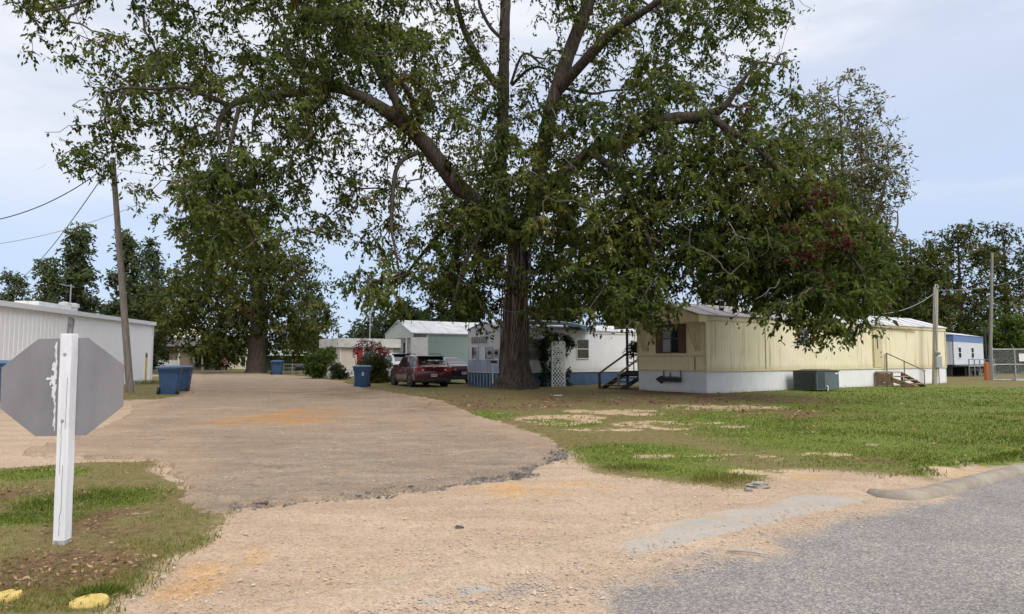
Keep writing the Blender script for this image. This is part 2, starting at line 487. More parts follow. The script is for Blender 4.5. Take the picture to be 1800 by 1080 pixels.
# hump of soil round the big trunk
TB = G(907, 689)
dt = np.hypot(X - TB.x, Y - TB.y)
Z = Z + .16 * np.exp(-(dt / 2.2) ** 2)
ground = grid_mesh('ground', X, Y, Z, nu, nv, True, dict(grass=gr, sand=sand, litter=lit, orange=org, green=grn), gm)
tag(ground, kind='structure')

# ---- worn driveway: an old gravelled asphalt layer with a crumbling raised lip
dm, t = nt('driveway_gravel'); g = NG(t); v = g.coord()
dcol, dist = dirt_nodes(g, v, (.47, .365, .275), (.385, .297, .22))
tan, _ = dirt_nodes(g, v, (.50, .395, .30), (.42, .325, .24))
m1 = g.rng(g.noise(g.coord((.55, 1.3, 1)), .9, 7, .7), .45, .62)
dcol = g.mix(g.math('MULTIPLY', m1, .75), dcol, tan)
stn, _ = speck(g, v, 30, [(0, (.28, .27, .28)), (.25, (.7, .69, .68)), (.6, (1, 1, 1)), (1, (1.35, 1.3, 1.25))])
blot = g.rng(g.noise(v, 2.6, 6, .75), .46, .64)
dcol = g.mix(g.math('MULTIPLY', blot, .8), dcol, g.mix(.9, dcol, stn, 'MULTIPLY'))
dcol = g.mix(g.math('MULTIPLY', g.rng(g.noise(v, 1.7, 7, .75), .56, .68), .55), dcol, (.15, .13, .125))
orc, _ = dirt_nodes(g, v, (.56, .30, .10), (.50, .30, .15))
wn = g.math('MULTIPLY', g.attr('worn'), g.rng(g.noise(g.coord((.7, 1.4, 1)), 2.4, 7, .75), .40, .62))
dcol = g.mix(g.math('MULTIPLY', wn, .5), dcol, g.ramp(g.noise(v, 30, 4, .7), [(.3, (.10, .088, .080)), (.55, (.24, .205, .175)), (.75, (.36, .31, .26))]))
base_, _ = dirt_nodes(g, v, (.50, .385, .290), (.43, .325, .235))
dcol = g.mix(g.rng(g.math('ADD', g.attr('fade'), g.math('MULTIPLY', g.math('SUBTRACT', g.noise(v, 2.2, 6, .7), .5), .9)), .3, .8), dcol, base_)
dcol = g.mix(g.math('MULTIPLY', g.attr('orange'), .95), dcol, orc)
dcol = g.mix(g.math('MULTIPLY', g.attr('litter'), .4), dcol, (.20, .125, .085))
ed = g.math('ADD', g.attr('edge'), g.math('MULTIPLY', g.math('SUBTRACT', g.noise(v, 11, 5, .8), .5), 1.1))
dcol = g.mix(g.rng(ed, .5, .85, 0, .85), dcol, g.ramp(g.noise(v, 40, 3), [(.3, (.045, .042, .045)), (.7, (.16, .145, .135))]))
hgt = g.math('ADD', g.math('MULTIPLY', g.noise(v, 26, 5, .75), 1.2), g.math('MULTIPLY', dist, -.6))
g.out(dcol, .95, 0, g.bump(hgt, .8, .03), .15)
rr = 6.0 * (75 / 6.0) ** (np.arange(420) / 419); th = np.radians(np.linspace(-48, 6, 620))
rg, tg = np.meshgrid(rr, th, indexing='ij'); X = rg * np.sin(tg); Y = rg * np.cos(tg)
sd = slab_sd(X, Y)
Z = -.06 + .10 * sstep(-.05, .05, sd) + (fbm(X, Y, 3.5, 91, 4) - .5) * .035
near = sstep(14, 8, rg) * sstep(-.47, -.39, np.arctan2(X, Y))
near = near * (.35 + .65 * sstep(.30, .55, fbm(X, Y, 1.1, 123, 3) + .1))
edge = np.exp(-((sd - .03) / (.02 + .30 * fbm(X, Y, 3.2, 131, 4) ** 2.2)) ** 2) * (.04 + .80 * near * (.25 + .75 * sstep(-2.2, .3, X + (fbm(X, Y, .9, 151, 3) - .5) * 3)))
worn = sstep(16, 9, rg) * sstep(-.47, -.36, np.arctan2(X, Y))
fade = sstep(1.3, .1, sd) * (1 - near)
fade = np.maximum(fade, sstep(-4.2, -5.6, X) * sstep(16, 9, rg))
_, _, lit, org, _ = zones(X, Y)
lit = np.clip(ell(X, Y, [(650, 695, 110, 8), (760, 720, 60, 10), (560, 690, 160, 6)]), 0, 1) * sstep(.4, .6, fbm(X, Y, 1.5, 34, 4))
drive = grid_mesh('driveway', X, Y, Z, 420, 620, False, dict(edge=edge, fade=fade, worn=worn, orange=org, litter=lit), dm)
tag(drive, kind='structure')

# ---- asphalt road with sand washed over its edge
am, t = nt('road_asphalt'); g = NG(t); v = g.coord()
base = g.ramp(g.noise(v, .9, 5), [(.3, (.225, .212, .202)), (.7, (.285, .265, .248))])
st, dist = speck(g, v, 85, [(0, (.40, .38, .40)), (.25, (.75, .74, .76)), (.6, (1.0, .99, .97)), (.85, (1.35, 1.3, 1.22)), (1, (1.9, 1.8, 1.65))])
st2, _ = speck(g, v, 36, [(0, (.6, .6, .62)), (.4, (.95, .95, .95)), (.9, (1.1, 1.08, 1.05)), (1, (1.5, 1.45, 1.35))])
acol = g.mix(.7, base, st, 'MULTIPLY'); acol = g.mix(.35, acol, st2, 'MULTIPLY')
wv = g.coord((.25, .25, 1))
acol = g.mix(.6, acol, g.ramp(g.noise(v, 2.1, 5, .65), [(.35, (.84, .84, .87)), (.65, (1.1, 1.07, 1.03))]), 'MULTIPLY')
dst, _ = dirt_nodes(g, v, (.51, .395, .30), (.44, .335, .245))
dk = g.math('ADD', g.attr('dust'), g.math('MULTIPLY', g.math('SUBTRACT', g.noise(v, 7, 6, .75), .5), .75))
acol = g.mix(g.rng(dk, .3, .75), acol, dst)
g.out(acol, .9, 0, g.bump(dist, .5, .008), .25)
ss = np.linspace(-14, 60, 900); tt = np.concatenate([np.linspace(.0, 3.2, 90), np.linspace(3.3, 9, 30)])
S, T = np.meshgrid(ss, tt, indexing='ij')
X = A0[0] + RD[0] * S + RN[0] * T; Y = A0[1] + RD[1] * S + RN[1] * T
DUST = GA([(600, 1180), (770, 1070), (1180, 980), (1400, 915), (1560, 878), (1660, 872), (1500, 905), (1290, 995), (1130, 1060), (1050, 1090), (900, 1250)])
dust = sstep(-.55, .55, sdpoly(X, Y, DUST) + (fbm(X, Y, 1.4, 15, 5) - .5) * .9)
dust = np.maximum(dust, .8 * sstep(.55, .05, T + (fbm(X, Y, 1.1, 28, 4) - .5) * .5) * sstep(5.5, 4.2, S))
dust = np.maximum(dust, sstep(1.4, .2, T + (fbm(X, Y, 1.5, 18, 3) - .5) * .6) * sstep(.5, -.8, S))
Zr = .006 + 0 * X + (fbm(X, Y, 1.2, 17, 3) - .5) * .008
road = grid_mesh('road', X, Y, Zr, 900, len(tt), False, dict(dust=dust), am)
tag(road, kind='structure')

# ---- concrete gutter pan between dirt apron and asphalt
cm, t = nt('gutter_concrete'); g = NG(t); v = g.coord()
ccol = g.ramp(g.noise(v, 3, 6, .65), [(.3, (.42, .39, .35)), (.7, (.34, .32, .285))])
ccol = g.mix(.4, ccol, g.ramp(g.noise(v, 70, 2), [(.35, (.75, .75, .75)), (.6, (1.1, 1.1, 1.1))]), 'MULTIPLY')
dst, _ = dirt_nodes(g, v, (.51, .395, .30), (.44, .335, .245))
dk = g.math('ADD', g.attr('dust'), g.math('MULTIPLY', g.math('SUBTRACT', g.noise(v, 4, 6, .75), .5), 1.3))
ccol = g.mix(g.rng(dk, .15, .85), ccol, dst)
g.out(ccol, .85, 0, g.bump(g.noise(v, 50, 4), .3, .006), .25)
ss = np.linspace(-14, 5.4, 420); tt = np.linspace(-.62, .02, 24)
S, T = np.meshgrid(ss, tt, indexing='ij')
X = A0[0] + RD[0] * S + RN[0] * T; Y = A0[1] + RD[1] * S + RN[1] * T
vis = ell(X, Y, [(1200, 966, 110, 26), (1300, 940, 130, 30), (1390, 918, 130, 30), (1480, 895, 130, 26), (975, 1020, 36, 12), (840, 1040, 36, 10), (770, 1062, 30, 10)])
dust = np.clip(1.0 - vis * .95 + (fbm(X, Y, 1.3, 29, 4) - .5) * .9, .40, 1)
dust = np.maximum(dust, .9 * sstep(-.42, -.62, T)); dust = np.maximum(dust, .85 * sstep(-.06, .02, T))
Zg = .003 + .012 * sstep(.02, -.3, T) - .02 * sstep(-.54, -.62, T)
gut = grid_mesh('gutter', X, Y, Zg, 420, 24, False, dict(dust=dust), cm)
tag(gut, kind='structure')

# ---- rolled concrete kerb with a tapered, rounded end
km = M('kerb_concrete', (.33, .285, .225), (.23, .195, .155), .9, 5, bump=.4, grime=.6, gcol=(.20, .16, .12))
kb = MB()
kpts = [G(1534, 868), G(1556, 874.5), G(1590, 877.5), G(1632, 872), G(1690, 857), G(1745, 843), G(1800, 829), G(1900, 805), G(2100, 770), G(2600, 722)]
kpts = [Vector(p) for p in kpts]
# resample
def resample(pts, step):
    out = []
    for i in range(len(pts) - 1):
        n = max(1, int((pts[i + 1] - pts[i]).length / step))
        for k in range(n):
            t = k / n
            p0 = pts[max(i - 1, 0)]; p1 = pts[i]; p2 = pts[i + 1]; p3 = pts[min(i + 2, len(pts) - 1)]
            out.append(.5 * ((2 * p1) + (p2 - p0) * t + (2 * p0 - 5 * p1 + 4 * p2 - p3) * t * t + (3 * p1 - p0 - 3 * p2 + p3) * t ** 3))
    out.append(pts[-1]); return out
kp = resample(kpts, .12)
rings = []; acc = 0
for i, p in enumerate(kp):
    d = (kp[min(i + 1, len(kp) - 1)] - kp[max(i - 1, 0)]).normalized(); n = Vector((d.y, -d.x, 0))
    if i: acc += (p - kp[i - 1]).length
    tp = min(1, .6 + acc / .9); wv_ = random.uniform(.96, 1.04)
    j = 0.9 if abs((acc % 1.55) - .78) < .035 and acc > .5 else 1
    prof = [(.16, -.06), (.15, .03), (.11, .085), (.03, .115), (-.07, .11), (-.13, .075), (-.15, .0), (-.16, -.06)]
    rings.append([p + n * (a * .82 * tp * wv_ * j) + Vector((0, 0, b * .8 * (tp if b > 0 else 1) * j)) for a, b in prof])
kb.loft(rings)
tag(kb.build('kerb', km, smooth=50), kind='structure')

# ---- grass blades, leaves, gravel
def sample_zone(n, y0, y1, xr, power=2.0):
    u = rng.random(n); d = (y0 ** (1 - power) + u * (y1 ** (1 - power) - y0 ** (1 - power))) ** (1 / (1 - power))
    return (rng.random(n) * 2 - 1) * xr * d, d

gb = leaf_mat('grass_blade', [(0, (.07, .105, .016)), (.35, (.12, .155, .028)), (.6, (.19, .19, .05)), (.8, (.26, .20, .085)), (1, (.34, .25, .13))], .3, 1.2)
x, y = sample_zone(420000, 4.0, 34, .95, 1.75)
gr, sand, lit, org, grn = zones(x, y)
ok = (rng.random(len(x)) < gr * (.35 + .65 * np.maximum(grn, .1)) * (1 - .6 * lit)) & (gr > .15)
x, y, grn, lit = x[ok][:150000], y[ok][:150000], grn[ok][:150000], lit[ok][:150000]
n = len(x); dd = np.hypot(x, y)
hh = rng.uniform(.014, .036, n) * (1 + .4 * grn) * (.9 + fbm(x, y, 1.5, 7, 3) * .4) * np.where(dd > 14, 1.1, 1)
ww = rng.uniform(.003, .0065, n) * np.clip(dd / 7, 1, 4.5)
an = rng.random(n) * 2 * pi; la = rng.random(n) * 2 * pi; lean = rng.uniform(.2, 1.3, n) * hh
base = np.stack([x, y, np.full(n, -.01)], 1)
sdv = np.stack([np.cos(an), np.sin(an), np.zeros(n)], 1) * ww[:, None]
tip = base + np.stack([np.cos(la) * lean, np.sin(la) * lean, hh + .015], 1)
V = np.stack([base - sdv, base + sdv, tip], 1).reshape(-1, 3)
tint = np.clip(rng.normal(.52, .2, n) - .34 * grn + .3 * lit, 0, 1)
tag(fast_mesh('grass', V, 3, gb, tint=tint), kind='stuff')

# taller dry weeds at the lawn corner by the driveway mouth
def tuft(name, label, c, rad, n, h, tcol, group=None):
    r = rng.random(n) ** .6 * rad; a = rng.random(n) * 2 * pi
    b = np.stack([np.cos(a) * r, np.sin(a) * r * .6, np.full(n, -.01)], 1)
    hh = rng.uniform(.4, 1, n) * h * (1 - .5 * r / rad); a2 = a + rng.normal(0, .8, n)
    tip = b + np.stack([np.cos(a2) * hh * .55, np.sin(a2) * hh * .55, hh], 1)
    mid = (b + tip) / 2 + np.array([0, 0, 1]) * (hh * .16)[:, None]
    w_ = rng.uniform(.004, .008, n)[:, None]; an = rng.random(n) * 2 * pi
    s_ = np.stack([np.cos(an), np.sin(an), np.zeros(n)], 1) * w_
    V = np.stack([b - s_, mid - s_ * .8, tip, mid + s_ * .8], 1).reshape(-1, 3)
    o = fast_mesh(name, V, 4, gb, tint=np.clip(rng.normal(tcol, .15, n), 0, 1))
    o.location = c
    tag(o, label, 'weeds', group)
tuft('weed_clump', 'tall half-dry weed clump at the tip of the lawn beside the driveway mouth', G(1275, 846), .45, 420, .17, .72)
tuft('weed_clump', 'fresh green weed tuft growing behind the yellow disc nearest the driveway', G(178, 1044), .16, 260, .09, .12)
tuft('weed_clump', 'bright green weed patch at the lawn edge where the broken asphalt lip ends', G(1120, 826), .5, 700, .12, .15)

fl = leaf_mat('dry_leaf', [(0, (.10, .055, .03)), (.4, (.20, .12, .07)), (.75, (.34, .22, .12)), (1, (.50, .38, .24))], .1, 2)
x, y = sample_zone(60000, 4, 32, .95, 1.6)
gr, sand, lit, org, grn = zones(x, y)
tree_d = np.hypot(x - TB.x, (y - TB.y) * .8)
ok = rng.random(len(x)) < np.clip(lit * .55 + .05 * gr + .22 * np.exp(-(tree_d / 7) ** 2), 0, 1)
x, y = x[ok][:9000], y[ok][:9000]; n = len(x); dd = np.hypot(x, y)
L = rng.uniform(.012, .028, n) * np.clip(dd / 8, .8, 2.8); a = rng.random(n) * 2 * pi
ax = np.stack([np.cos(a) * L, np.sin(a) * L, rng.normal(0, .25, n) * L], 1); sd_ = np.stack([-np.sin(a) * L, np.cos(a) * L, rng.normal(0, .5, n) * L], 1) * .38
b = np.stack([x, y, .028 + rng.random(n) * .015], 1)
V = np.stack([b - ax, b - sd_, b + ax, b + sd_], 1).reshape(-1, 3)
tag(fast_mesh('fallen_leaves', V, 4, fl, tint=rng.random(n)), kind='stuff')

pm_ = leaf_mat('pebble', [(0, (.16, .14, .13)), (.3, (.36, .30, .25)), (.7, (.47, .38, .30)), (1, (.58, .49, .41))], 0, 3)
x, y = sample_zone(46000, 3.6, 16, .85, 2.2)
gr, sand, lit, org, grn = zones(x, y); sdr = (x - A0[0]) * RN[0] + (y - A0[1]) * RN[1]
ok = (gr < .3) & (sdr < .55) & (rng.random(len(x)) < .25 + .75 * sstep(.45, .65, fbm(x, y, 1.1, 101, 4)))
x, y = x[ok][:8500], y[ok][:8500]; n = len(x)
s_ = rng.lognormal(-5.05, .42, n); zz = np.where(slab_sd(x, y) > 0, .042, 0.0) + np.where(sdr[ok][:8500] > -.3, .012, 0)
oct_ = np.array([(1, 0, 0), (0, 1, 0), (-1, 0, 0), (0, -1, 0), (0, 0, 1)], float)
tri = [(0, 1, 4), (1, 2, 4), (2, 3, 4), (3, 0, 4)]
a = rng.random(n) * 2 * pi; ca, sa = np.cos(a), np.sin(a)
vs = []
for q in oct_:
    jx = rng.uniform(.7, 1.3, n); qx = q[0] * jx * s_ * 1.2; qy = q[1] * jx * s_ * .85
    vs.append(np.stack([x + qx * ca - qy * sa, y + qx * sa + qy * ca, zz + q[2] * s_ * .6 + .001], 1))
V = np.stack([np.stack([vs[i] for i in t_], 1) for t_ in tri], 1).reshape(-1, 3)
tag(fast_mesh('gravel', V, 3, pm_, tint=np.repeat(np.clip(rng.normal(.5, .25, n), 0, 1), 4)), kind='stuff')

# broken asphalt crumbs along the lip of the old driveway layer
x = rng.uniform(-5.5, 1.6, 90000); y = rng.uniform(6.2, 11.5, 90000)
sdv_ = slab_sd(x, y); ok = (np.abs(sdv_ + .02) < .01 + .34 * fbm(x, y, 1.6, 141, 4) ** 2.6) & (np.arctan2(x, y) > -.385) & (rng.random(90000) < .55 * (.2 + .8 * sstep(-2.4, .4, x)))
x, y, sdv_ = x[ok][:2000], y[ok][:2000], sdv_[ok][:2000]; n = len(x); s_ = rng.lognormal(-4.35, .5, n); a = rng.random(n) * 2 * pi; ca, sa = np.cos(a), np.sin(a)
zz = np.where(sdv_ > .03, .038, .0); vs = []
for q in oct_:
    qx = q[0] * rng.uniform(.6, 1.3, n) * s_ * 1.3; qy = q[1] * rng.uniform(.6, 1.2, n) * s_
    vs.append(np.stack([x + qx * ca - qy * sa, y + qx * sa + qy * ca, zz + q[2] * s_ * .7], 1))
V = np.stack([np.stack([vs[i] for i in t_], 1) for t_ in tri], 1).reshape(-1, 3)
crm = leaf_mat('asphalt_crumb', [(0, (.05, .046, .045)), (.5, (.14, .125, .115)), (1, (.30, .26, .22))], 0, 3)
tag(fast_mesh('asphalt_crumbs', V, 3, crm, tint=np.repeat(np.clip(rng.normal(.5, .28, n), 0, 1), 4)), kind='stuff')

# ================================================================== trees
def bark_mat(name, c, c2):
    m, t = nt(name); g = NG(t); v = g.coord((1, 1, .13))
    f = g.noise(v, 14, 6, .7); f2 = g.noise(g.coord(), 2.2, 4)
    col = g.ramp(f, [(.32, tuple(x * .32 for x in c)), (.5, c), (.68, c2)])
    col = g.mix(g.math('MULTIPLY', g.rng(f2, .45, .7), .45), col, (.10, .095, .065))
    g.out(col, .95, 0, g.bump(f, .9, .05), .1)
    return m
BARK = bark_mat('bark', (.058, .048, .041), (.115, .096, .083))
BARK_F = bark_mat('bark_far', (.10, .08, .068), (.17, .14, .12))
TWIG = M('twig', (.085, .066, .055), (.14, .115, .10), .9, 8)

LEAF_MAIN = leaf_mat('leaf_pecan', [(0, (.038, .060, .013)), (.3, (.074, .110, .022)), (.55, (.122, .156, .032)), (.78, (.190, .186, .044)), (.92, (.19, .15, .038)), (1, (.16, .08, .03))], .38, .35)
LEAF_RED = leaf_mat('leaf_red', [(0, (.05, .012, .012)), (.6, (.09, .02, .02)), (1, (.13, .04, .03))], .25, .8)
LEAF_FAR = leaf_mat('leaf_far', [(0, (.034, .052, .012)), (.4, (.070, .092, .02)), (.75, (.135, .13, .032)), (1, (.16, .125, .03))], .25, .25)
LEAF_PALE = leaf_mat('leaf_pale', [(0, (.045, .070, .030)), (.5, (.085, .115, .048)), (1, (.15, .175, .08))], .3, .3)
LEAF_OLIVE = leaf_mat('leaf_olive', [(0, (.085, .095, .05)), (.5, (.16, .165, .085)), (1, (.25, .23, .12))], .3, .3)
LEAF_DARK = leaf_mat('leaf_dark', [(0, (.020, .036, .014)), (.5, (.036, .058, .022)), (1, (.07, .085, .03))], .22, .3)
LEAF_BRIGHT = leaf_mat('leaf_bright', [(0, (.055, .095, .018)), (.5, (.10, .15, .03)), (1, (.17, .20, .05))], .3, .6)

def unit(a): return a / (np.linalg.norm(a, axis=-1, keepdims=True) + 1e-9)

def leaves(C, nleaf, Rc, LL, LW, tw=6, droop=.55, hang=.75, spread=1.0):
    """C (M,3) cluster centres -> leaf quads hung along `tw` drooping sprays per cluster"""
    Mc = len(C); td = rng.normal(0, 1, (Mc, tw, 3)) * np.array([1, 1, .75]); td[..., 2] -= .15; td = unit(td)
    nl = rng.poisson(nleaf, Mc); ci = np.repeat(np.arange(Mc), nl); n = len(ci)
    ti = rng.integers(0, tw, n); d = td[ci, ti]; s = rng.random(n) ** .8
    p = C[ci] + d * (s * Rc * spread)[:, None] + rng.normal(0, .035 * Rc, (n, 3))
    global SPRAYS
    SPRAYS = (C, td, Rc * spread, droop * Rc)
    p[:, 2] -= droop * s * s * Rc
    a = unit(d * .55 + rng.normal(0, .5, (n, 3)) + np.array([0, 0, -hang]))
    sd = unit(np.cross(a, rng.normal(0, 1, (n, 3))))
    l = (LL * rng.uniform(.65, 1.3, n))[:, None]; w_ = (LW * rng.uniform(.7, 1.25, n))[:, None]
    V = np.stack([p, p + a * l * .42 + sd * w_ * .5, p + a * l, p + a * l * .42 - sd * w_ * .5], 1)
    cl = rng.normal(0, .17, Mc)[ci]
    tint = np.clip(rng.normal(.42, .11, n) + cl, 0, 1)
    cn = unit(p - C[ci] + np.array([0, 0, .25 * Rc])) * 1.3
    return V.reshape(-1, 3), np.concatenate([tint[:, None], cn], 1)

def project(Q):
    x = Q[:, 0]; y = Q[:, 1]; z = Q[:, 2] - H
    dpt = y * cp + z * sp; up_ = z * cp - y * sp
    return CX + F * x / dpt, CY - F * up_ / dpt

def dens_grid(rows):
    ks = []; rw = []
    for line in rows:
        ys, row = line.split(':'); ks.append(int(ys)); rw.append([int(c) if c.isdigit() else 0 for c in row.ljust(46, '0')[:46]])
    return ks[0], np.array(rw, float), ks[1] - ks[0]

def carve(V, tint, rows, need=2.2, rel=(0, 0, 0)):
    """thins stray leaves outside the crown outline"""
    y0, D, st = dens_grid(rows); Q = V.reshape(-1, 4, 3).mean(1) + np.array(rel); px, py = project(Q)
    u = px / 40 - .5 + rng.normal(0, .12, len(px)); v = (py - y0) / st - .5 + rng.normal(0, .12, len(px))
    u = np.clip(u, 0, D.shape[1] - 1.001); v = np.clip(v, 0, D.shape[0] - 1.001)
    i = u.astype(int); j = v.astype(int); a = u - i; b = v - j
    d = (D[j, i] * (1 - a) + D[j, i + 1] * a) * (1 - b) + (D[j + 1, i] * (1 - a) + D[j + 1, i + 1] * a) * b
    ok = rng.random(len(px)) < np.clip((d - .45) / need, 0, 1)
    return V.reshape(-1, 4, 3)[ok].reshape(-1, 3), tint[ok]

def grow(nodes, rnode, pts, pathw=.25, rmin=.008, k=.011, ex=.45, rmax=.22):
    """joins scattered points to a limb skeleton, nearest first, and thickens by what each carries"""
    N0 = len(nodes); P_ = np.concatenate([nodes, pts]); n = len(pts)
    best = np.full(n, 1e9); par = np.zeros(n, int); path = np.zeros(N0 + n)
    D = np.linalg.norm(pts[:, None, :] - nodes[None], axis=2)
    par[:] = D.argmin(1); best[:] = D.min(1); done = np.zeros(n, bool); order = []; parent = np.zeros(n, int)
    for _ in range(n):
        i = int(np.argmin(np.where(done, 1e9, best))); done[i] = True; order.append(i); parent[i] = par[i]
        path[N0 + i] = path[par[i]] + np.linalg.norm(pts[i] - P_[par[i]])
        dd = np.linalg.norm(pts - pts[i], axis=1) + pathw * path[N0 + i]
        b = (dd < best) & ~done; best[b] = dd[b]; par[b] = N0 + i
    cnt = np.ones(N0 + n)
    for i in reversed(order): cnt[parent[i]] += cnt[N0 + i]
    segs = []
    for i in order:
        a = P_[parent[i]]; b = pts[i]
        rb = min(rmax, max(rmin, k * cnt[N0 + i] ** ex)); pr = parent[i]
        ra = min(rb * 1.35, rnode[pr] if pr < N0 else min(rmax, max(rmin, k * cnt[pr] ** ex)))
        segs.append((a, b, max(ra, rb * .9), rb))
    return segs

def seg_mesh(mb, segs, n=5, sag=.08):
    for a, b, ra, rb in segs:
        a = Vector(a); b = Vector(b); L = (b - a).length
        if L < .02: continue
        j = Vector((random.gauss(0, 1), random.gauss(0, 1), random.gauss(0, 1))) * L * .07
        m1 = a.lerp(b, .35) + j + Vector((0, 0, L * sag)); m2 = a.lerp(b, .7) - j * .5 + Vector((0, 0, L * sag * .7))
        mb.tube([a, m1, m2, b], [ra, ra * .65 + rb * .35, ra * .3 + rb * .7, rb], n, cap=False)

def bumpy_limb(mb, pts, rad, n=14, step=.3, amp=.06):
    pts = [Vector(p) for p in pts]
    out = []; rr_ = []
    for i in range(len(pts) - 1):
        k = max(2, int((pts[i + 1] - pts[i]).length / step))
        p0 = pts[max(i - 1, 0)]; p1 = pts[i]; p2 = pts[i + 1]; p3 = pts[min(i + 2, len(pts) - 1)]
        for q in range(k):
            t = q / k
            out.append(.5 * ((2 * p1) + (p2 - p0) * t + (2 * p0 - 5 * p1 + 4 * p2 - p3) * t * t + (3 * p1 - p0 - 3 * p2 + p3) * t ** 3))
            rr_.append(rad[i] * (1 - t) + rad[i + 1] * t)
    out.append(pts[-1]); rr_.append(rad[-1])
    rr_ = [r * random.uniform(1 - amp, 1 + amp) for r in rr_]
    mb.tube(out, rr_, n)
    return [tuple(p) for p in out], rr_

# ---------------------------------------------------------------- the great pecan
DENS = """
-240:.........23444444444444432
-200:......2344555555555555554443
-160:....2334455555555555555555543
-120:..23344455555554444455555555432
-80:.233444555555554332234455555553
-40:3443333445567875553310345565557532
0:06433144345567885553310144465755753100000
40:02211215532157888744410211454555441000000
80:02233456543467788775521232545543321000000
120:00003556554667765575531333446641363000000
160:00003435453767544354332424456665144200000
200:00034544531365643455643436667665434400000
240:00244313554256543323463355655666665550000
280:00244013666665334235665656566766665520000
320:00000223788753445523577666567667777652000
360:00000023888733554226886687777667777764000
400:00000001788613414446884788888777788888600
440:00000000577310014457873688888678888888720
480:00000000332000056677873688888547788888740
520:00000000000000036634762577775401246888450
560:00000000000000000000042222114100113553120
600:00000000000000000000000000000000000210000
""".strip().splitlines()

pecan = thing('pecan_tree', 'huge spreading tree with a thick furrowed trunk and drooping limbs at the lawn edge', 'tree', (TB.x, TB.y, 0))
TBv = Vector((TB.x, TB.y, 0))
tk = MB()
D0 = TB.y
def PT(lst):   # limb stations (px, py, depth offset)
    return [P(px, py, D0 + dz) for px, py, dz in lst]

# trunk with flare and fluted bark
def trunk_mesh(mb, stations, n=56, sub=26):
    st = [Vector(s[0]) for s in stations]; out = []
    K = len(st)
    for i in range(K - 1):
        for q in range(sub):
            t = q / sub
            out.append((st[i].lerp(st[i + 1], t), stations[i][1] * (1 - t) + stations[i + 1][1] * t, stations[i][2] * (1 - t) + stations[i + 1][2] * t))
    out.append((st[-1], stations[-1][1], stations[-1][2]))
    rings = []
    for c, r, fl in out:
        ring = []
        for j in range(n):
            a = 2 * pi * j / n
            lob = 1 + fl * (.30 * max(0, cos(5 * a + .6)) ** 2 + .18 * max(0, cos(3 * a + 2)) ** 2)
            nz = (float(vnoise(a * 5.2, c.z * .55, 1.6, 3)) - .5) * .16 + (float(vnoise(a * 14, c.z * .9, 1.3, 8)) - .5) * .10
            rr2 = r * lob * (1 + nz)
            ring.append((c.x + cos(a) * rr2, c.y + sin(a) * rr2, c.z))
        rings.append(ring)
    mb.loft(rings)

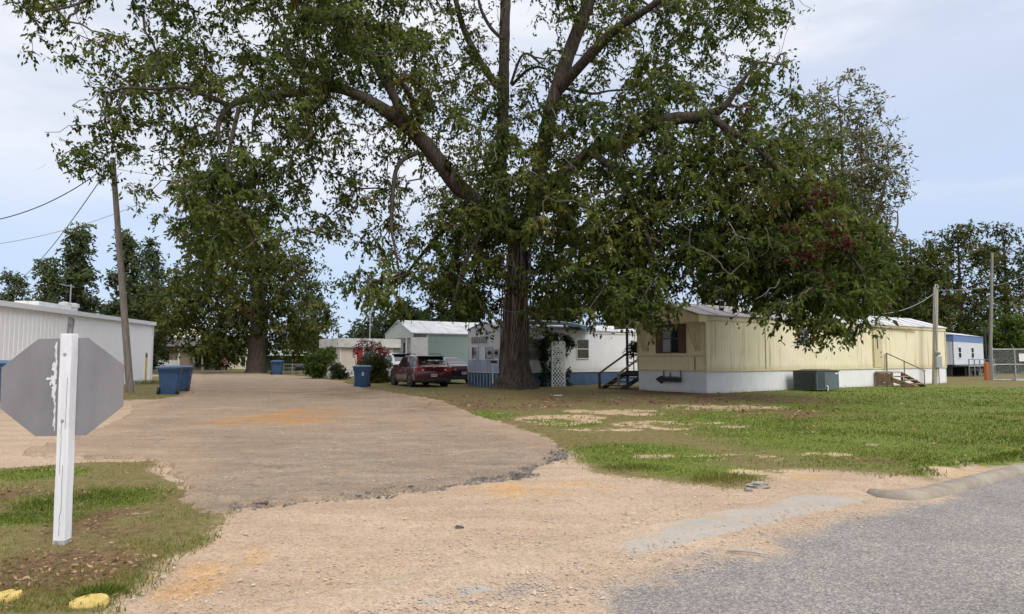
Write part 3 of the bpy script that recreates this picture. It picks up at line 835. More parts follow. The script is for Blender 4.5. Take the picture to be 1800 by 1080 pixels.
tb = TBv
s_m = D0 / F
trunk_st = [(tb + Vector((0, 0, -.25)), 1.02, 1.0), (tb + Vector((0, 0, .15)), .86, .8), (tb + Vector((.0, 0, .7)), .70, .35), (P(904, 640, D0), .65, .12), (P(906, 580, D0), .56, .0), (P(909, 500, D0), .45, 0), (P(909, 440, D0), .42, 0), (P(908, 395, D0), .40, 0)]
trunk_mesh(tk, trunk_st)
limbs = [
    ([(900, 420, .2), (880, 330, 1.2), (884, 220, 2.0), (886, 110, 2.6), (889, 0, 3.2), (900, -120, 3.6), (890, -230, 4)], [.34, .31, .28, .27, .26, .20, .12]),
    ([(915, 420, -.2), (938, 350, -.6), (955, 260, -.9), (972, 180, -1.0), (1000, 95, -1.2), (1040, -10, -1.5), (1075, -120, -1.8), (1100, -220, -2)], [.38, .35, .33, .32, .30, .26, .2, .1]),
    ([(890, 420, .0), (850, 365, -.6), (800, 322, -1.2), (755, 262, -1.8), (705, 215, -2.2), (650, 178, -2.6), (590, 155, -3), (530, 163, -3.4), (460, 170, -3.9), (405, 186, -4.2), (383, 222, -4.5), (390, 262, -4.7)], [.34, .34, .34, .32, .28, .24, .20, .16, .14, .12, .09, .05]),
    ([(722, 232, -2.1), (690, 165, -1.2), (660, 112, -.4), (640, 40, .5), (600, -60, 1.2), (560, -150, 2)], [.22, .20, .17, .13, .10, .06]),
    ([(738, 215, -1.7), (718, 165, -3), (690, 125, -4), (660, 90, -5)], [.13, .11, .08, .05]),
    ([(930, 380, -.5), (960, 345, -1.0), (990, 308, -1.8), (1040, 268, -2.8), (1105, 240, -3.8), (1170, 212, -4.6), (1245, 203, -5.2), (1278, 182, -5.5), (1300, 150, -5.8), (1330, 110, -6)], [.30, .29, .28, .27, .26, .24, .19, .12, .08, .05]),
    ([(1245, 203, -5.2), (1275, 225, -5.6), (1300, 268, -6.0), (1340, 330, -6.3), (1390, 400, -6.6), (1430, 470, -6.8), (1450, 530, -6.9)], [.15, .14, .12, .10, .08, .06, .04]),
    ([(985, 155, -1.2), (1030, 105, -2.4), (1085, 50, -3.6), (1140, 15, -4.6), (1210, -40, -5.6), (1280, -90, -6)], [.24, .22, .18, .14, .10, .05]),
    ([(880, 160, 2.2), (845, 110, 3.2), (815, 50, 4.0), (795, -20, 4.8), (760, -120, 5.4)], [.20, .18, .16, .13, .07]),
    ([(884, 70, 2.5), (862, 48, 3.5), (845, 15, 4.4), (838, -20, 5)], [.10, .09, .08, .06]),
    ([(900, 150, 2.1), (925, 125, 1.4), (945, 118, .8), (968, 124, .3)], [.08, .07, .06, .05]),
    ([(898, 148, 2.0), (920, 95, 1.7), (950, 112, 1.0)], [.07, .06, .05]),
    ([(735, 268, -1.9), (710, 280, -2.6), (696, 300, -3.1), (690, 345, -3.5), (688, 400, -3.8), (697, 450, -4), (705, 500, -4.1)], [.11, .10, .09, .075, .06, .04, .02]),
    ([(560, 160, -3.2), (540, 205, -4.4), (548, 235, -5), (520, 262, -5.6), (505, 300, -6)], [.10, .08, .07, .05, .03]),
    ([(463, 172, -3.9), (448, 205, -4.6), (443, 235, -5), (450, 250, -5.2)], [.06, .05, .03, .015]),
    ([(405, 186, -4.2), (360, 168, -5.0), (320, 153, -5.8), (270, 157, -6.6), (215, 155, -7.2), (185, 172, -7.6), (176, 215, -7.9)], [.10, .085, .07, .055, .04, .03, .02]),
    ([(560, 150, -3.1), (510, 110, -2.5), (500, 60, -2), (470, 10, -1.6), (430, -60, -1)], [.12, .11, .09, .07, .04]),
    ([(600, -60, 1.2), (480, -70, -.5), (330, -60, -3.5), (200, -30, -6), (130, 10, -7.4), (65, 20, -8)], [.12, .11, .09, .06, .04, .02]),
    ([(1040, 268, -2.8), (1080, 300, -4.4), (1110, 350, -5.6), (1140, 420, -6.4), (1160, 480, -6.8)], [.16, .13, .10, .07, .04]),
    ([(955, 345, -1.0), (1000, 395, .5), (1040, 450, 1.4), (1060, 510, 1.8)], [.14, .11, .08, .04]),
    ([(880, 380, -.3), (840, 420, -1.8), (815, 470, -2.6), (800, 520, -3)], [.14, .11, .07, .04]),
    ([(860, 355, .6), (790, 395, 2.0), (740, 450, 3), (700, 500, 3.6), (660, 540, 4)], [.15, .12, .08, .05, .03]),
    ([(1275, 225, -5.6), (1330, 260, -6.4), (1390, 320, -7), (1450, 400, -7.4), (1510, 470, -7.6), (1535, 540, -7.7)], [.13, .11, .09, .07, .05, .03]),
    ([(992, 155, -1.1), (1040, 165, -2.2), (1070, 160, -3), (1110, 158, -3.8)], [.07, .06, .045, .03]),
    ([(420, 190, -4.2), (400, 290, -5.0), (420, 350, -5.4), (450, 420, -5.6)], [.09, .07, .05, .03]),
]
nodes = []; nr = []
for lst, rad in limbs:
    a, b = bumpy_limb(tk, PT(lst), rad, n=14 if rad[0] > .2 else 8)
    nodes += a; nr += b
# foliage clusters from the crown's density, spread through its depth
cl = []; cn = []; cr = []
for line in DENS:
    ys, row = line.split(':'); y0 = int(ys)
    for c, ch in enumerate(row):
        if not ch.isdigit() or ch == '0': continue
        dn = int(ch); od = [0, .16, .30, .48, .70, 1.0, 1.5, 2.2, 3.0, 3.4][dn]
        m = max(1, int(round(od * 3.8 + rng.random() - .5)))
        for _ in range(m):
            px = c * 40 + rng.uniform(-2, 42); py = y0 + rng.uniform(-2, 42) - 16
            if px > 1560: continue
            e = max(0.05, 1 - ((px - 850) / 800) ** 2 - (max(0, 250 - py) / 900) ** 2)
            Td = 8.5 * sqrt(e)
            ex_ = (px - 850) / 700
            off = -5.5 * abs(ex_) ** 1.3
            if dn >= 6: d = D0 + off + Td * rng.uniform(-.75, .8)
            else: d = D0 + off + Td * rng.uniform(-.35, .75)
            if c >= 27 and y0 >= 240: d = min(d, 26.5 + rng.uniform(-3.5, .5)); d = max(d, 19.5)
            if y0 >= 520 and c >= 27: d = rng.uniform(20.5, 25)
            if 780 < px < 1000 and y0 >= 400: d = max(d, D0 + 1.5) if rng.random() < .72 else D0 - rng.uniform(1.2, 3)
            p = P(px, py, d)
            cl.append(p); cn.append(1.0)
for i in range(0, len(nodes), 1):     # leafy shoots growing straight off the limbs and the fork
    q = np.array([nodes[i]]); ppx, ppy = project(q)
    if nr[i] > .12 and rng.random() < (.7 if 240 < ppy[0] < 430 and 780 < ppx[0] < 1010 else .18):
        for _ in range(2): cl.append(q[0] + rng.normal(0, .45, 3) + np.array([0, -.25, 0]))
cl = np.array([np.array(c) for c in cl]); print('pecan clusters', len(cl))
rel = np.array([TB.x, TB.y, 0])
segs = grow(np.array(nodes), nr, cl, .18, .009, .0105, .46, .12)
bm_ = MB(); seg_mesh(bm_, segs, 4, -.02)
V, tint = leaves(cl, 96, .72, .195, .09, 7, .45, .6)
C_, td_, R_, dr_ = SPRAYS
q_ = []
for t_ in (0, .5, .95):
    pp = C_[:, None, :] + td_ * (t_ * R_); pp[..., 2] -= dr_ * t_ * t_ - .01; q_.append(pp.reshape(-1, 3))
wv_ = unit(np.cross(q_[2] - q_[0], rng.normal(0, 1, q_[0].shape))) * .006
tq = np.concatenate([np.stack([q_[0] - wv_, q_[0] + wv_, q_[1] + wv_ * .8, q_[1] - wv_ * .8], 1), np.stack([q_[1] - wv_ * .8, q_[1] + wv_ * .8, q_[2] + wv_ * .4, q_[2] - wv_ * .4], 1)]).reshape(-1, 3)
tq, _ = carve(tq, np.zeros(len(tq) // 4), DENS + ['640:0', '680:0'], 1.5)
tw_o = fast_mesh('twigs', tq - rel, 4, TWIG, pecan)
V, tint = carve(V, tint, DENS + ['640:0', '680:0'])
print('pecan leaves', len(tint))
V[:, :] -= rel
tob = tk.build('trunk', BARK, pecan, smooth=70, fix=False); tob.matrix_parent_inverse = Matrix.Translation(-TBv)
bob = bm_.build('branches', TWIG, pecan, smooth=60, fix=False); bob.matrix_parent_inverse = Matrix.Translation(-TBv)
fast_mesh('crown', V, 4, LEAF_MAIN, pecan, tint)
# reddened creeper in the right-hand foliage
rc = []
for px, py, k in [(1447, 338, 7), (1440, 350, 4), (1480, 415, 7), (1495, 425, 4), (1412, 455, 6), (1420, 440, 3), (1390, 385, 3), (1458, 470, 4), (1440, 395, 3), (1300, 195, 4)]:
    for _ in range(k): rc.append(P(px + rng.normal(0, 11), py + rng.normal(0, 11), 20.6 + rng.uniform(-.4, .8)))
V, tint = leaves(np.array(rc), 13, .36, .14, .07, 5, .3, .5); V -= rel
fast_mesh('red_creeper', V, 4, LEAF_RED, pecan, tint)
# vines on the trunk and bare dead twigs
vn = MB()
for k in range(16):
    a = random.uniform(pi, 2 * pi); z = random.uniform(.3, 4); pts = []
    for q in range(14):
        zz = z + q * .38; rr2 = .62 + (.12 if zz < 1 else 0); a += random.gauss(0, .09)
        c = trunk_st[3][0].lerp(trunk_st[6][0], min(1, max(0, (zz - 1.2) / 5)))
        pts.append(Vector((c.x + cos(a) * rr2, c.y + sin(a) * rr2, zz)))
    vn.tube(pts, random.uniform(.012, .028), 5)
vo_ = vn.build('vine_stems', M('vine', (.11, .08, .066), (.18, .14, .115), .9, 9), pecan, smooth=60, fix=False); vo_.matrix_parent_inverse = Matrix.Translation(-TBv)
dt_ = MB()
for px, py, d in [(1345, 400, 20.6), (1280, 390, 20.9), (1370, 490, 20.8), (1340, 330, 20.6), (985, 275, 24), (835, 240, 24), (830, 230, 24.1), (870, 260, 24), (970, 190, 25), (1180, 215, 22), (1360, 115, 22)]:
    p = P(px, py, d); pts = [p]; dr = Vector((random.uniform(-.5, .5), random.uniform(-.3, .3), -1)) if py > 120 else Vector((.8, 0, .6))
    for q in range(7):
        dr = (dr + Vector((random.gauss(0, .3), random.gauss(0, .3), random.gauss(0, .25)))).normalized(); pts.append(pts[-1] + dr * .16)
    dt_.tube(pts, [.014 - .0014 * i for i in range(8)], 4)
    dt_.tube([pts[3], pts[3] + Vector((random.uniform(-.4, .4), 0, random.uniform(-.4, .1)))], [.009, .004], 4)
do_ = dt_.build('dead_twigs', M('dead_twig', (.24, .215, .19), (.17, .15, .13), .9, 9), pecan, fix=False); do_.matrix_parent_inverse = Matrix.Translation(-TBv)

# ---------------------------------------------------------------- other trees
def tree(name, label, cat, base, trunk, blobs, lm, nclus, nleaf, Rc, LL, LW, group=None, shell=.45, hang=.5, bark=BARK_F, stems=1, twig_k=.012, droop=.4, cells=None, twigs=True, rows=None):
    """trunk: [(dx,dy,z,r)...]; blobs: [(dx,dy,z,rx,ry,rz,weight)] metres from the base"""
    root = thing(name, label, cat, base, 0, group)
    mb = MB(); nodes = []; nr = []
    for tr in (trunk if isinstance(trunk[0][0], (tuple, list)) else [trunk]):
        a, b = bumpy_limb(mb, [(p[0], p[1], p[2]) for p in tr], [p[3] for p in tr], 10, .5)
        nodes += a; nr += b
    C = []
    if cells is not None: C = list(cells)
    else:
        wsum = sum(b[6] for b in blobs)
        for dx, dy, z, rx, ry, rz, wt in blobs:
            k = max(2, int(nclus * wt / wsum))
            d = unit(rng.normal(0, 1, (k, 3))); r = (shell + (1 - shell) * rng.random(k) ** .6)[:, None] * rng.uniform(.8, 1.08, (k, 1))
            C += list(np.array([dx, dy, z]) + d * r * np.array([rx, ry, rz]))
    C = np.array([np.array(c) for c in C]); C = C[C[:, 2] > .15]
    if twigs:
        hi = [(n_, r_) for n_, r_ in zip(nodes, nr) if n_[2] > min(trunk[-1][2] * .35 if not isinstance(trunk[0][0], (tuple, list)) else .3, 4)]
        segs = grow(np.array([h[0] for h in hi]), [h[1] for h in hi], C, .2, .012, twig_k, .46, .16)
        seg_mesh(mb, segs, 4, 0)
    mb.build('trunk', bark, root, smooth=70, fix=False)
    V, tint = leaves(C, nleaf, Rc, LL, LW, 6, droop, hang)
    if rows: V, tint = carve(V, tint, rows.strip().splitlines() , 2.2, base)
    V = V.reshape(-1, 4, 3); ok = V[:, :, 2].min(1) > .02
    fast_mesh('crown', V[ok].reshape(-1, 3), 4, lm, root, tint[ok])
    return root

def cells_tree(rows, depth, dspread, k, base):
    out = []
    for line in rows.strip().splitlines():
        ys, row = line.split(':'); y0 = int(ys); x0 = 0
        for c, ch in enumerate(row):
            if not ch.isdigit() or ch == '0': continue
            od = [0, .16, .30, .48, .70, 1.0, 1.5, 2.2, 3.0, 3.4][int(ch)]
            for _ in range(max(1, int(od * k + rng.random()))):
                out.append(np.array(P(c * 40 + rng.uniform(-2, 42), y0 + rng.uniform(-2, 42), depth + rng.uniform(-1, 1) * dspread)) - np.array(base))
    return out

# wide tree beside the drive
b = G(450, 656.5)
ROWS = """
380:0000000002553000
420:0000000035677300
460:0000000477888510
500:0000035678888730
540:0000026788888850
580:0000004567647830
620:0000000002000220
660:0000000000000000
"""
tree('oak_tree', 'broad dark tree with a stout trunk standing in the drive beyond the blue bins', 'tree', b,
     [[(0, 0, -.2, 1.15), (0, 0, .5, .95), (.1, 0, 3, .85), (.1, .3, 6, .7), (-.6, .5, 10, .45), (-.8, .5, 14, .2)], [(.1, .2, 5, .5), (2.5, -.5, 8, .3), (4.5, -1, 10, .15)], [(.1, .2, 4.5, .45), (-3, .5, 8, .3), (-6, 1, 9, .15)]],
     None, LEAF_FAR, 0, 64, 1.35, .36, .18, cells=cells_tree(ROWS, b.y, 6.0, 6.0, b), hang=.5, rows=ROWS)

# airy sparse tree behind the tan home
b = Vector((P(1484, 400, 52).x, 52, 0))
ROWS = """
120:000000000000000000000000000000000000230000
160:000000000000000000000000000000000023443000
200:000000000000000000000000000000000034554100
240:000000000000000000000000000000000035555300
280:000000000000000000000000000000000035666400
320:000000000000000000000000000000000005666300
360:000000000000000000000000000000000005666100
400:000000000000000000000000000000000005666100
440:000000000000000000000000000000000005666000
480:000000000000000000000000000000000005666000
"""
st = []
for k in range(7):
    tx_ = [-4, -2.2, -.6, .6, 2.2, 3.6, 4.8][k]; tz = [14, 18, 22, 23, 20, 17, 13][k]
    st.append([(0, 0, 3.5, .30), (tx_ * .25, random.uniform(-1, 1), 3.5 + (tz - 3.5) * .4, .17), (tx_ * .65, random.uniform(-2, 2), 3.5 + (tz - 3.5) * .75, .09), (tx_, random.uniform(-2, 2), tz, .03)])
st.insert(0, [(0, 0, -.2, .55), (0, 0, 1.5, .42), (0, 0, 4.2, .36)])
tree('willow_oak_tree', 'tall thin-leaved airy tree rising behind the tan mobile home', 'tree', b, st,
     None, LEAF_OLIVE, 0, 60, 1.15, .34, .12, cells=cells_tree(ROWS, 52, 3.5, 9, b), hang=.15, droop=.1, rows=ROWS)

# pale open-branched trees behind the white metal building
def conifer_like(px, pytop, wpx, d, label, lm, n=90, group='pale trees behind the metal building'):
    base = Vector((P(px, 600, d).x, d, 0)); h = P(px, pytop, d).z; w_ = wpx * d / F / 2
    bl = []
    for k in range(11):
        t = k / 10; z = h * (.28 + .70 * t); rr2 = w_ * (1 - .72 * t) * random.uniform(.75, 1.1); a = random.uniform(0, 2 * pi)
        bl.append((cos(a) * rr2 * .5, sin(a) * rr2 * .5, z, rr2 * .8, rr2 * .8, h * .085, 1.2 - .5 * t))
    return tree('yard_tree', label, 'tree', base, [(0, 0, -.2, .32), (0, 0, h * .4, .22), (.2, .1, h * .75, .1), (.1, 0, h * .96, .03)], bl, lm, int(n * 1.5), 52, .95, .36, .16, group, shell=.2, hang=.25)
conifer_like(132, 408, 115, 62, 'tallest pale green tree behind the metal building, left of the leaning pole', LEAF_PALE, 130)
conifer_like(222, 412, 105, 66, 'pale green tree rising directly behind the leaning utility pole', LEAF_PALE, 120)
conifer_like(262, 428, 80, 74, 'pale narrow tree just right of the leaning utility pole', LEAF_PALE, 90)
conifer_like(80, 462, 85, 60, 'lower bushy pale tree behind the metal building, near the far wires', LEAF_PALE, 80)
conifer_like(15, 482, 95, 78, 'small distant tree at the left edge above the white roof', LEAF_PALE, 80)
def round_tree(name, px, pytop, wpx, d, label, lm, n, zlow=.18, group=None, LL=.42, nl=50, shell=.5):
    base = Vector((P(px, 600, d).x, d, 0)); h = P(px, pytop, d).z; w_ = wpx * d / F / 2
    bl = []
    for k in range(22):
        t = (k + random.random()) / 22; z = h * (zlow + (.92 - zlow) * t); env = sqrt(max(.12, 1 - ((t - .42) / .62) ** 2)); a = random.uniform(0, 2 * pi); q = random.uniform(.2, .72)
        rr2 = w_ * random.uniform(.36, .55) * max(env, .55)
        bl.append((cos(a) * w_ * env * q, sin(a) * w_ * env * q, z, rr2, rr2, min(rr2 * .8, h * .2), rr2))
    return tree(name, label, 'tree', base, [(0, 0, -.2, .38), (0, 0, h * .3, .3), (.2, .1, h * .6, .17), (.2, .1, h * .88, .05)], bl, lm, n, nl, 1.0, LL, LL * .42, group, shell=shell, hang=.4)
round_tree('shade_tree', 300, 470, 120, 100, 'dense olive tree between the metal building and the broad dark tree', LEAF_FAR, 240, .05)
round_tree('shade_tree', 385, 575, 90, 84, 'low brownish tree hanging over the porch house at the drive end', LEAF_FAR, 150, .2)
round_tree('shade_tree', 232, 520, 130, 76, 'dark low tree mass directly behind the metal building roof', LEAF_DARK, 220, .1)
round_tree('shade_tree', 545, 500, 95, 80, 'open pale-tipped tree right of the broad dark tree', LEAF_PALE, 110, .2)
round_tree('shade_tree', 655, 548, 95, 78, 'small grey-green tree behind the cream home roof', LEAF_PALE, 120, .1)
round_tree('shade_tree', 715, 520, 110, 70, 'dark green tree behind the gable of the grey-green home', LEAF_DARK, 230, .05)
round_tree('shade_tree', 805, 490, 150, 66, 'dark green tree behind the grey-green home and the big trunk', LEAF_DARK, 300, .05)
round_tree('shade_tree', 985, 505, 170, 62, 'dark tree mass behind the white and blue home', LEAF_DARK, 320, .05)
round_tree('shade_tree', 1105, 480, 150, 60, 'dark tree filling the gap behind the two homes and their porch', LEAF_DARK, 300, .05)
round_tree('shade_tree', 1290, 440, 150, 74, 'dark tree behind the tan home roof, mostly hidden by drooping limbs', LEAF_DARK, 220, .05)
round_tree('tall_tree', 1605, 392, 190, 70, 'dark leafy tree left of the service pole in the right-hand row', LEAF_FAR, 300, .08, 'tree row behind the camper and fence', .4, 44)
round_tree('tall_tree', 1690, 383, 190, 76, 'tall dark tree between the service pole and the thin pole', LEAF_FAR, 330, .08, 'tree row behind the camper and fence', .4, 44)
round_tree('tall_tree', 1772, 382, 175, 80, 'tall open-topped tree just right of the thin pole', LEAF_FAR, 300, .08, 'tree row behind the camper and fence', .4, 42)
round_tree('tall_tree', 1850, 420, 150, 78, 'leafy tree at the right edge behind the chain-link fence', LEAF_FAR, 260, .05, 'tree row behind the camper and fence', .4, 44)
round_tree('tall_tree', 1640, 450, 230, 82, 'lower brown-green tree behind the camper, low in the row', LEAF_FAR, 260, .02, 'tree row behind the camper and fence', .4, 44)
round_tree('tall_tree', 1560, 440, 120, 84, 'brown-green tree seen past the right tips of the big drooping limb', LEAF_FAR, 200, .05, 'tree row behind the camper and fence', .4, 44)
round_tree('green_shrub', 1770, 545, 110, 66, 'bright green rounded shrub tree behind the chain-link fence', LEAF_BRIGHT, 200, .03, None, .34, 46)

# far woods closing the horizon: one uncountable mass
C = []
for k in range(1500):
    a = rng.uniform(-58, 58); d = rng.uniform(118, 160); x_ = d * math.tan(R(a)) * .9
    C.append((x_, d, abs(rng.normal(0, 1)) * 2.6 + (1.6 if x_ > 20 else 0)))
V, tint = leaves(np.array(C), 30, 2.4, 1.0, .5, 6, .2, .2)
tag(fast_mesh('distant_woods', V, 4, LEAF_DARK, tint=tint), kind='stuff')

# shrubs
def shrub(name, label, px, pytop, wpx, d, lm, n, nl=40, LL=.13, blobs=None, group=None):
    base = Vector((P(px, 640, d).x, d, 0)); h = P(px, pytop, d).z; w_ = wpx * d / F / 2
    stems = [[(0, 0, -.05, .04), (random.uniform(-.3, .3) * w_, random.uniform(-.3, .3) * w_, h * .4, .03), (random.uniform(-.6, .6) * w_, random.uniform(-.5, .5) * w_, h * .8, .01)] for _ in range(5)]
    bl = blobs or [(random.uniform(-.5, .5) * w_, random.uniform(-.5, .5) * w_, h * random.uniform(.15, .78), w_ * .5, w_ * .5, h * .22, 1) for _ in range(10)]
    return tree(name, label, 'shrub', base, stems, bl, lm, n, nl, .34, LL, LL * .42, group, shell=.3, hang=.2, twig_k=.005)
shrub('tall_shrub', 'tall bright green viny shrub in front of the cream home corner', 563, 606, 62, 48, LEAF_BRIGHT, 190, 48, .2)
shrub('low_shrub', 'dark low shrub at the foot of the cream home wall', 598, 640, 44, 47, LEAF_DARK, 70, 40, .16)
rb = shrub('round_shrub', 'dense dark shrub with rusty new growth behind the single blue bin', 660, 622, 66, 40, LEAF_FAR, 210, 46, .15)
d_ = 39.2; base_ = Vector((P(640, 640, d_).x, d_, 0))
fs = [[(0, 0, -.05, .03), (x_ * .5, 0, 1.1, .02), (x_, 0, z_, .008)] for x_, z_ in [(-.5, 2.3), (-.15, 2.75), (.2, 2.5), (.5, 2.75), (.85, 2.4), (1.2, 2.2)]]
tree('flowering_shrub', 'leggy flowering shrub with red blossom tips in front of the cream home', 'shrub', base_, fs,
     [(x_, 0, z_ - .35, .22, .22, .4, 1) for x_, z_ in [(-.5, 2.3), (-.15, 2.7), (.2, 2.5), (.5, 2.7), (.85, 2.4), (1.2, 2.2)]], leaf_mat('blossom_red', [(0, (.10, .03, .02)), (.4, (.24, .03, .035)), (.8, (.36, .07, .07)), (1, (.10, .12, .03))], .3, 2), 64, 16, .2, .10, .06, shell=.2, twig_k=.005)

# ================================================================== buildings
U = Vector((.823, .568, 0)); W_ = Vector((-.568, .823, 0)); HRZ = atan2(.568, .823)
def tpx(C, px, y=0.0):
    """local x on a home's long side for a photo column"""
    k = (px - CX) / F; X0 = C[0] + W_.x * y; Y0 = C[1] + W_.y * y
    return (k * Y0 - X0) / (U.x - k * U.y)
def ROT(ang, loc): return Matrix.Translation(loc) @ Matrix.Rotation(ang, 4, 'Z')
def side_xf(kind, Wd, L):
    """transforms for the sheet helper: front long side, far long side, near end, far end"""
    return {'long': Matrix.Identity(4), 'back': ROT(pi, (L, Wd, 0)), 'near': ROT(-pi / 2, (0, Wd, 0)), 'far': ROT(pi / 2, (L, 0, 0))}[kind]

WHITE = M('white_trim', (.78, .78, .76), (.66, .66, .64), .55, 4, grime=.3)
GLASS, t = nt('window_glass'); g = NG(t)
tr = g.n('ShaderNodeBsdfTransparent'); gl = g.n('ShaderNodeBsdfGlossy'); gl.inputs['Roughness'].default_value = .05
fr = g.n('ShaderNodeFresnel'); fr.inputs[0].default_value = 1.6
mx = g.n('ShaderNodeMixShader'); g.l(g.math('ADD', g.math('MULTIPLY', fr.outputs[0], .9), .06), mx.inputs[0]); g.l(tr.outputs[0], mx.inputs[1]); g.l(gl.outputs[0], mx.inputs[2])
o = g.n('ShaderNodeOutputMaterial'); g.l(mx.outputs[0], o.inputs[0])
DARKROOM = M('dark_interior', (.025, .025, .03), (.04, .04, .045), .9)
CURTAIN = M('curtain', (.58, .60, .60), (.42, .45, .46), .9, 8, stretch=(1, 1, .2))
BLACKM = M('black_metal', (.02, .02, .022), (.035, .035, .038), .5, 9)
BLACKP = M('black_plastic', (.018, .018, .02), (.03, .03, .032), .6, 9)
GALV = M('galvanised', (.42, .43, .44), (.32, .33, .34), .45, 7, metal=.6)
WOOD_D = M('dark_weathered_wood', (.060, .043, .033), (.12, .09, .07), .85, 5, stretch=(3, 3, .6), bump=.3)
WOOD_G = M('grey_wood', (.30, .27, .235), (.20, .175, .15), .85, 5, stretch=(4, 4, .25), bump=.3)
WOOD_B = M('brown_steps_wood', (.20, .125, .08), (.30, .20, .14), .85, 4, stretch=(1, 1, .5), bump=.3, grime=.5)

def window(par, xf, x0, x1, z0, z1, frame_m, style='curtain', fw=.05, bar=True, y=-.03):
    """window proud of a sheet at y=0 (outside toward -y)"""
    f = MB()
    f.box(x0 - fw, x0, y - .03, .02, z0 - fw, z1 + fw, xf); f.box(x1, x1 + fw, y - .03, .02, z0 - fw, z1 + fw, xf)
    f.box(x0, x1, y - .03, .02, z1, z1 + fw, xf); f.box(x0, x1, y - .04, .02, z0 - fw, z0, xf)
    fr = f.build('window', frame_m, par)
    bk = MB(); bk.box(x0, x1, y + .012, y + .022, z0, z1, xf)
    bk.build('backing', DARKROOM, fr)
    if style == 'curtain':
        c = MB(); n = 14
        for a, b_ in ((x0 + .01, x0 + (x1 - x0) * .5), (x0 + (x1 - x0) * .52, x1 - .01)):
            pts = []
            for i in range(n + 1):
                xx = a + (b_ - a) * i / n; pts.append((xx, y + .004 + .006 * sin(i * 2.1)))
            zb = z0 + .03
            vs = [(p[0], p[1], zb + .06 * abs(sin(i * .5))) for i, p in enumerate(pts)] + [(p[0], p[1], z1 - .02) for p in pts]
            c.add(vs, [(i, i + 1, n + 2 + i, n + 1 + i) for i in range(n)], xf)
        c.build('curtain', CURTAIN, fr, fix=False)
    elif style == 'blind':
        c = MB(); k = int((z1 - z0) / .05)
        for i in range(k):
            zz = z0 + .02 + i * (z1 - z0 - .03) / k
            c.box(x0 + .01, x1 - .01, y - .002, y + .008, zz, zz + .036, xf)
        c.build('blind', CURTAIN, fr)
    if bar:
        b = MB(); zm = (z0 + z1) / 2; b.box(x0, x1, y - .022, y - .006, zm - .02, zm + .02, xf)
        b.build('sash_bar', frame_m, fr)
    gl = MB(); gl.box(x0, x1, y - .016, y - .012, z0, z1, xf)
    gl.build('glass', GLASS, fr)
    return fr

def home(name, label, C, Wd, L, zs, ze, zr, wall_m, skirt_m, roof_m, trim_m, rib=.2, group=None, over=.12, front_over=.0, skirt_rib=.2, end_m=None, trim_h=.16, near_gable_m=None):
    t = thing(name, label, 'mobile home', (C[0], C[1], 0), HRZ, group)
    w = MB()
    for k, l in (('long', L), ('back', L)): w.ribs(l, zs, ze, rib, .005, side_xf(k, Wd, L))
    w.build('siding', wall_m, t, fix=False)
    ym = Wd / 2
    for k in ('near', 'far'):
        w = MB(); w.ribs(Wd, zs, ze, rib * .8, .006, side_xf(k, Wd, L)); xa, xb = (.002, .1) if k == 'near' else (L - .002, L - .1)
        w.add([(xa, 0, ze), (xa, Wd, ze), (xa, ym, zr - .05), (xb, 0, ze), (xb, Wd, ze), (xb, ym, zr - .05)], [(0, 2, 1), (3, 4, 5), (0, 1, 4, 3), (1, 2, 5, 4), (2, 0, 3, 5)])
        w.build('end_wall', end_m or wall_m, t, fix=False)
    s = MB()
    for k, l in (('long', L), ('back', L), ('near', Wd), ('far', Wd)): s.ribs(l, -.25, zs - .03, skirt_rib, .006, side_xf(k, Wd, L) @ Matrix.Translation((0, .03, 0)), base=.05)
    s.build('skirting', skirt_m, t, fix=False)
    # trim band under the eave, belt strip over skirting, corner strips
    b = MB()
    for k, l in (('long', L), ('back', L)):
        b.box(-.01, l + .01, -.05, .0, ze - trim_h, ze, side_xf(k, Wd, L)); b.box(-.01, l + .01, -.028, -.002, zs - .035, zs + .03, side_xf(k, Wd, L))
    for k in ('near', 'far'): b.box(.0, Wd, -.028, -.002, zs - .035, zs + .03, side_xf(k, Wd, L))
    for x_, y_ in ((-.03, -.032), (L - .045, -.032), (-.03, Wd - .045), (L - .045, Wd - .045)): b.box(x_, x_ + .075, y_, y_ + .075, zs + .03, ze - trim_h)
    b.build('trim', trim_m, t)
    # roof: two thin slopes
    r = MB(); th = .05; x0 = -front_over - .06; x1 = L + .08
    sl = (zr - ze) / ym; ze2 = ze - over * sl
    prof = [(-over, ze2), (ym, zr), (Wd + over, ze2), (Wd + over, ze2 + th), (ym, zr + th), (-over, ze2 + th)]
    n = max(2, int(L / 1.2)); ns = int(n * .36) if isinstance(roof_m, list) else n
    for a, b_, mi in ((0, ns, 0), (ns, n, 1)):
        if b_ > a:
            r.mi = mi; r.loft([[(x0 + (x1 - x0) * i / n, y, z) for y, z in prof] for i in range(a, b_ + 1)])
    r.mi = 0
    for i in range(1, n):      # standing seams
        xx = x0 + (x1 - x0) * i / n
        r.bar((xx, -over, ze2 + th + .008), (xx, ym, zr + th + .008), .03, .022); r.bar((xx, Wd + over, ze2 + th + .008), (xx, ym, zr + th + .008), .03, .022)
    r.build('roof', roof_m, t)
    return t

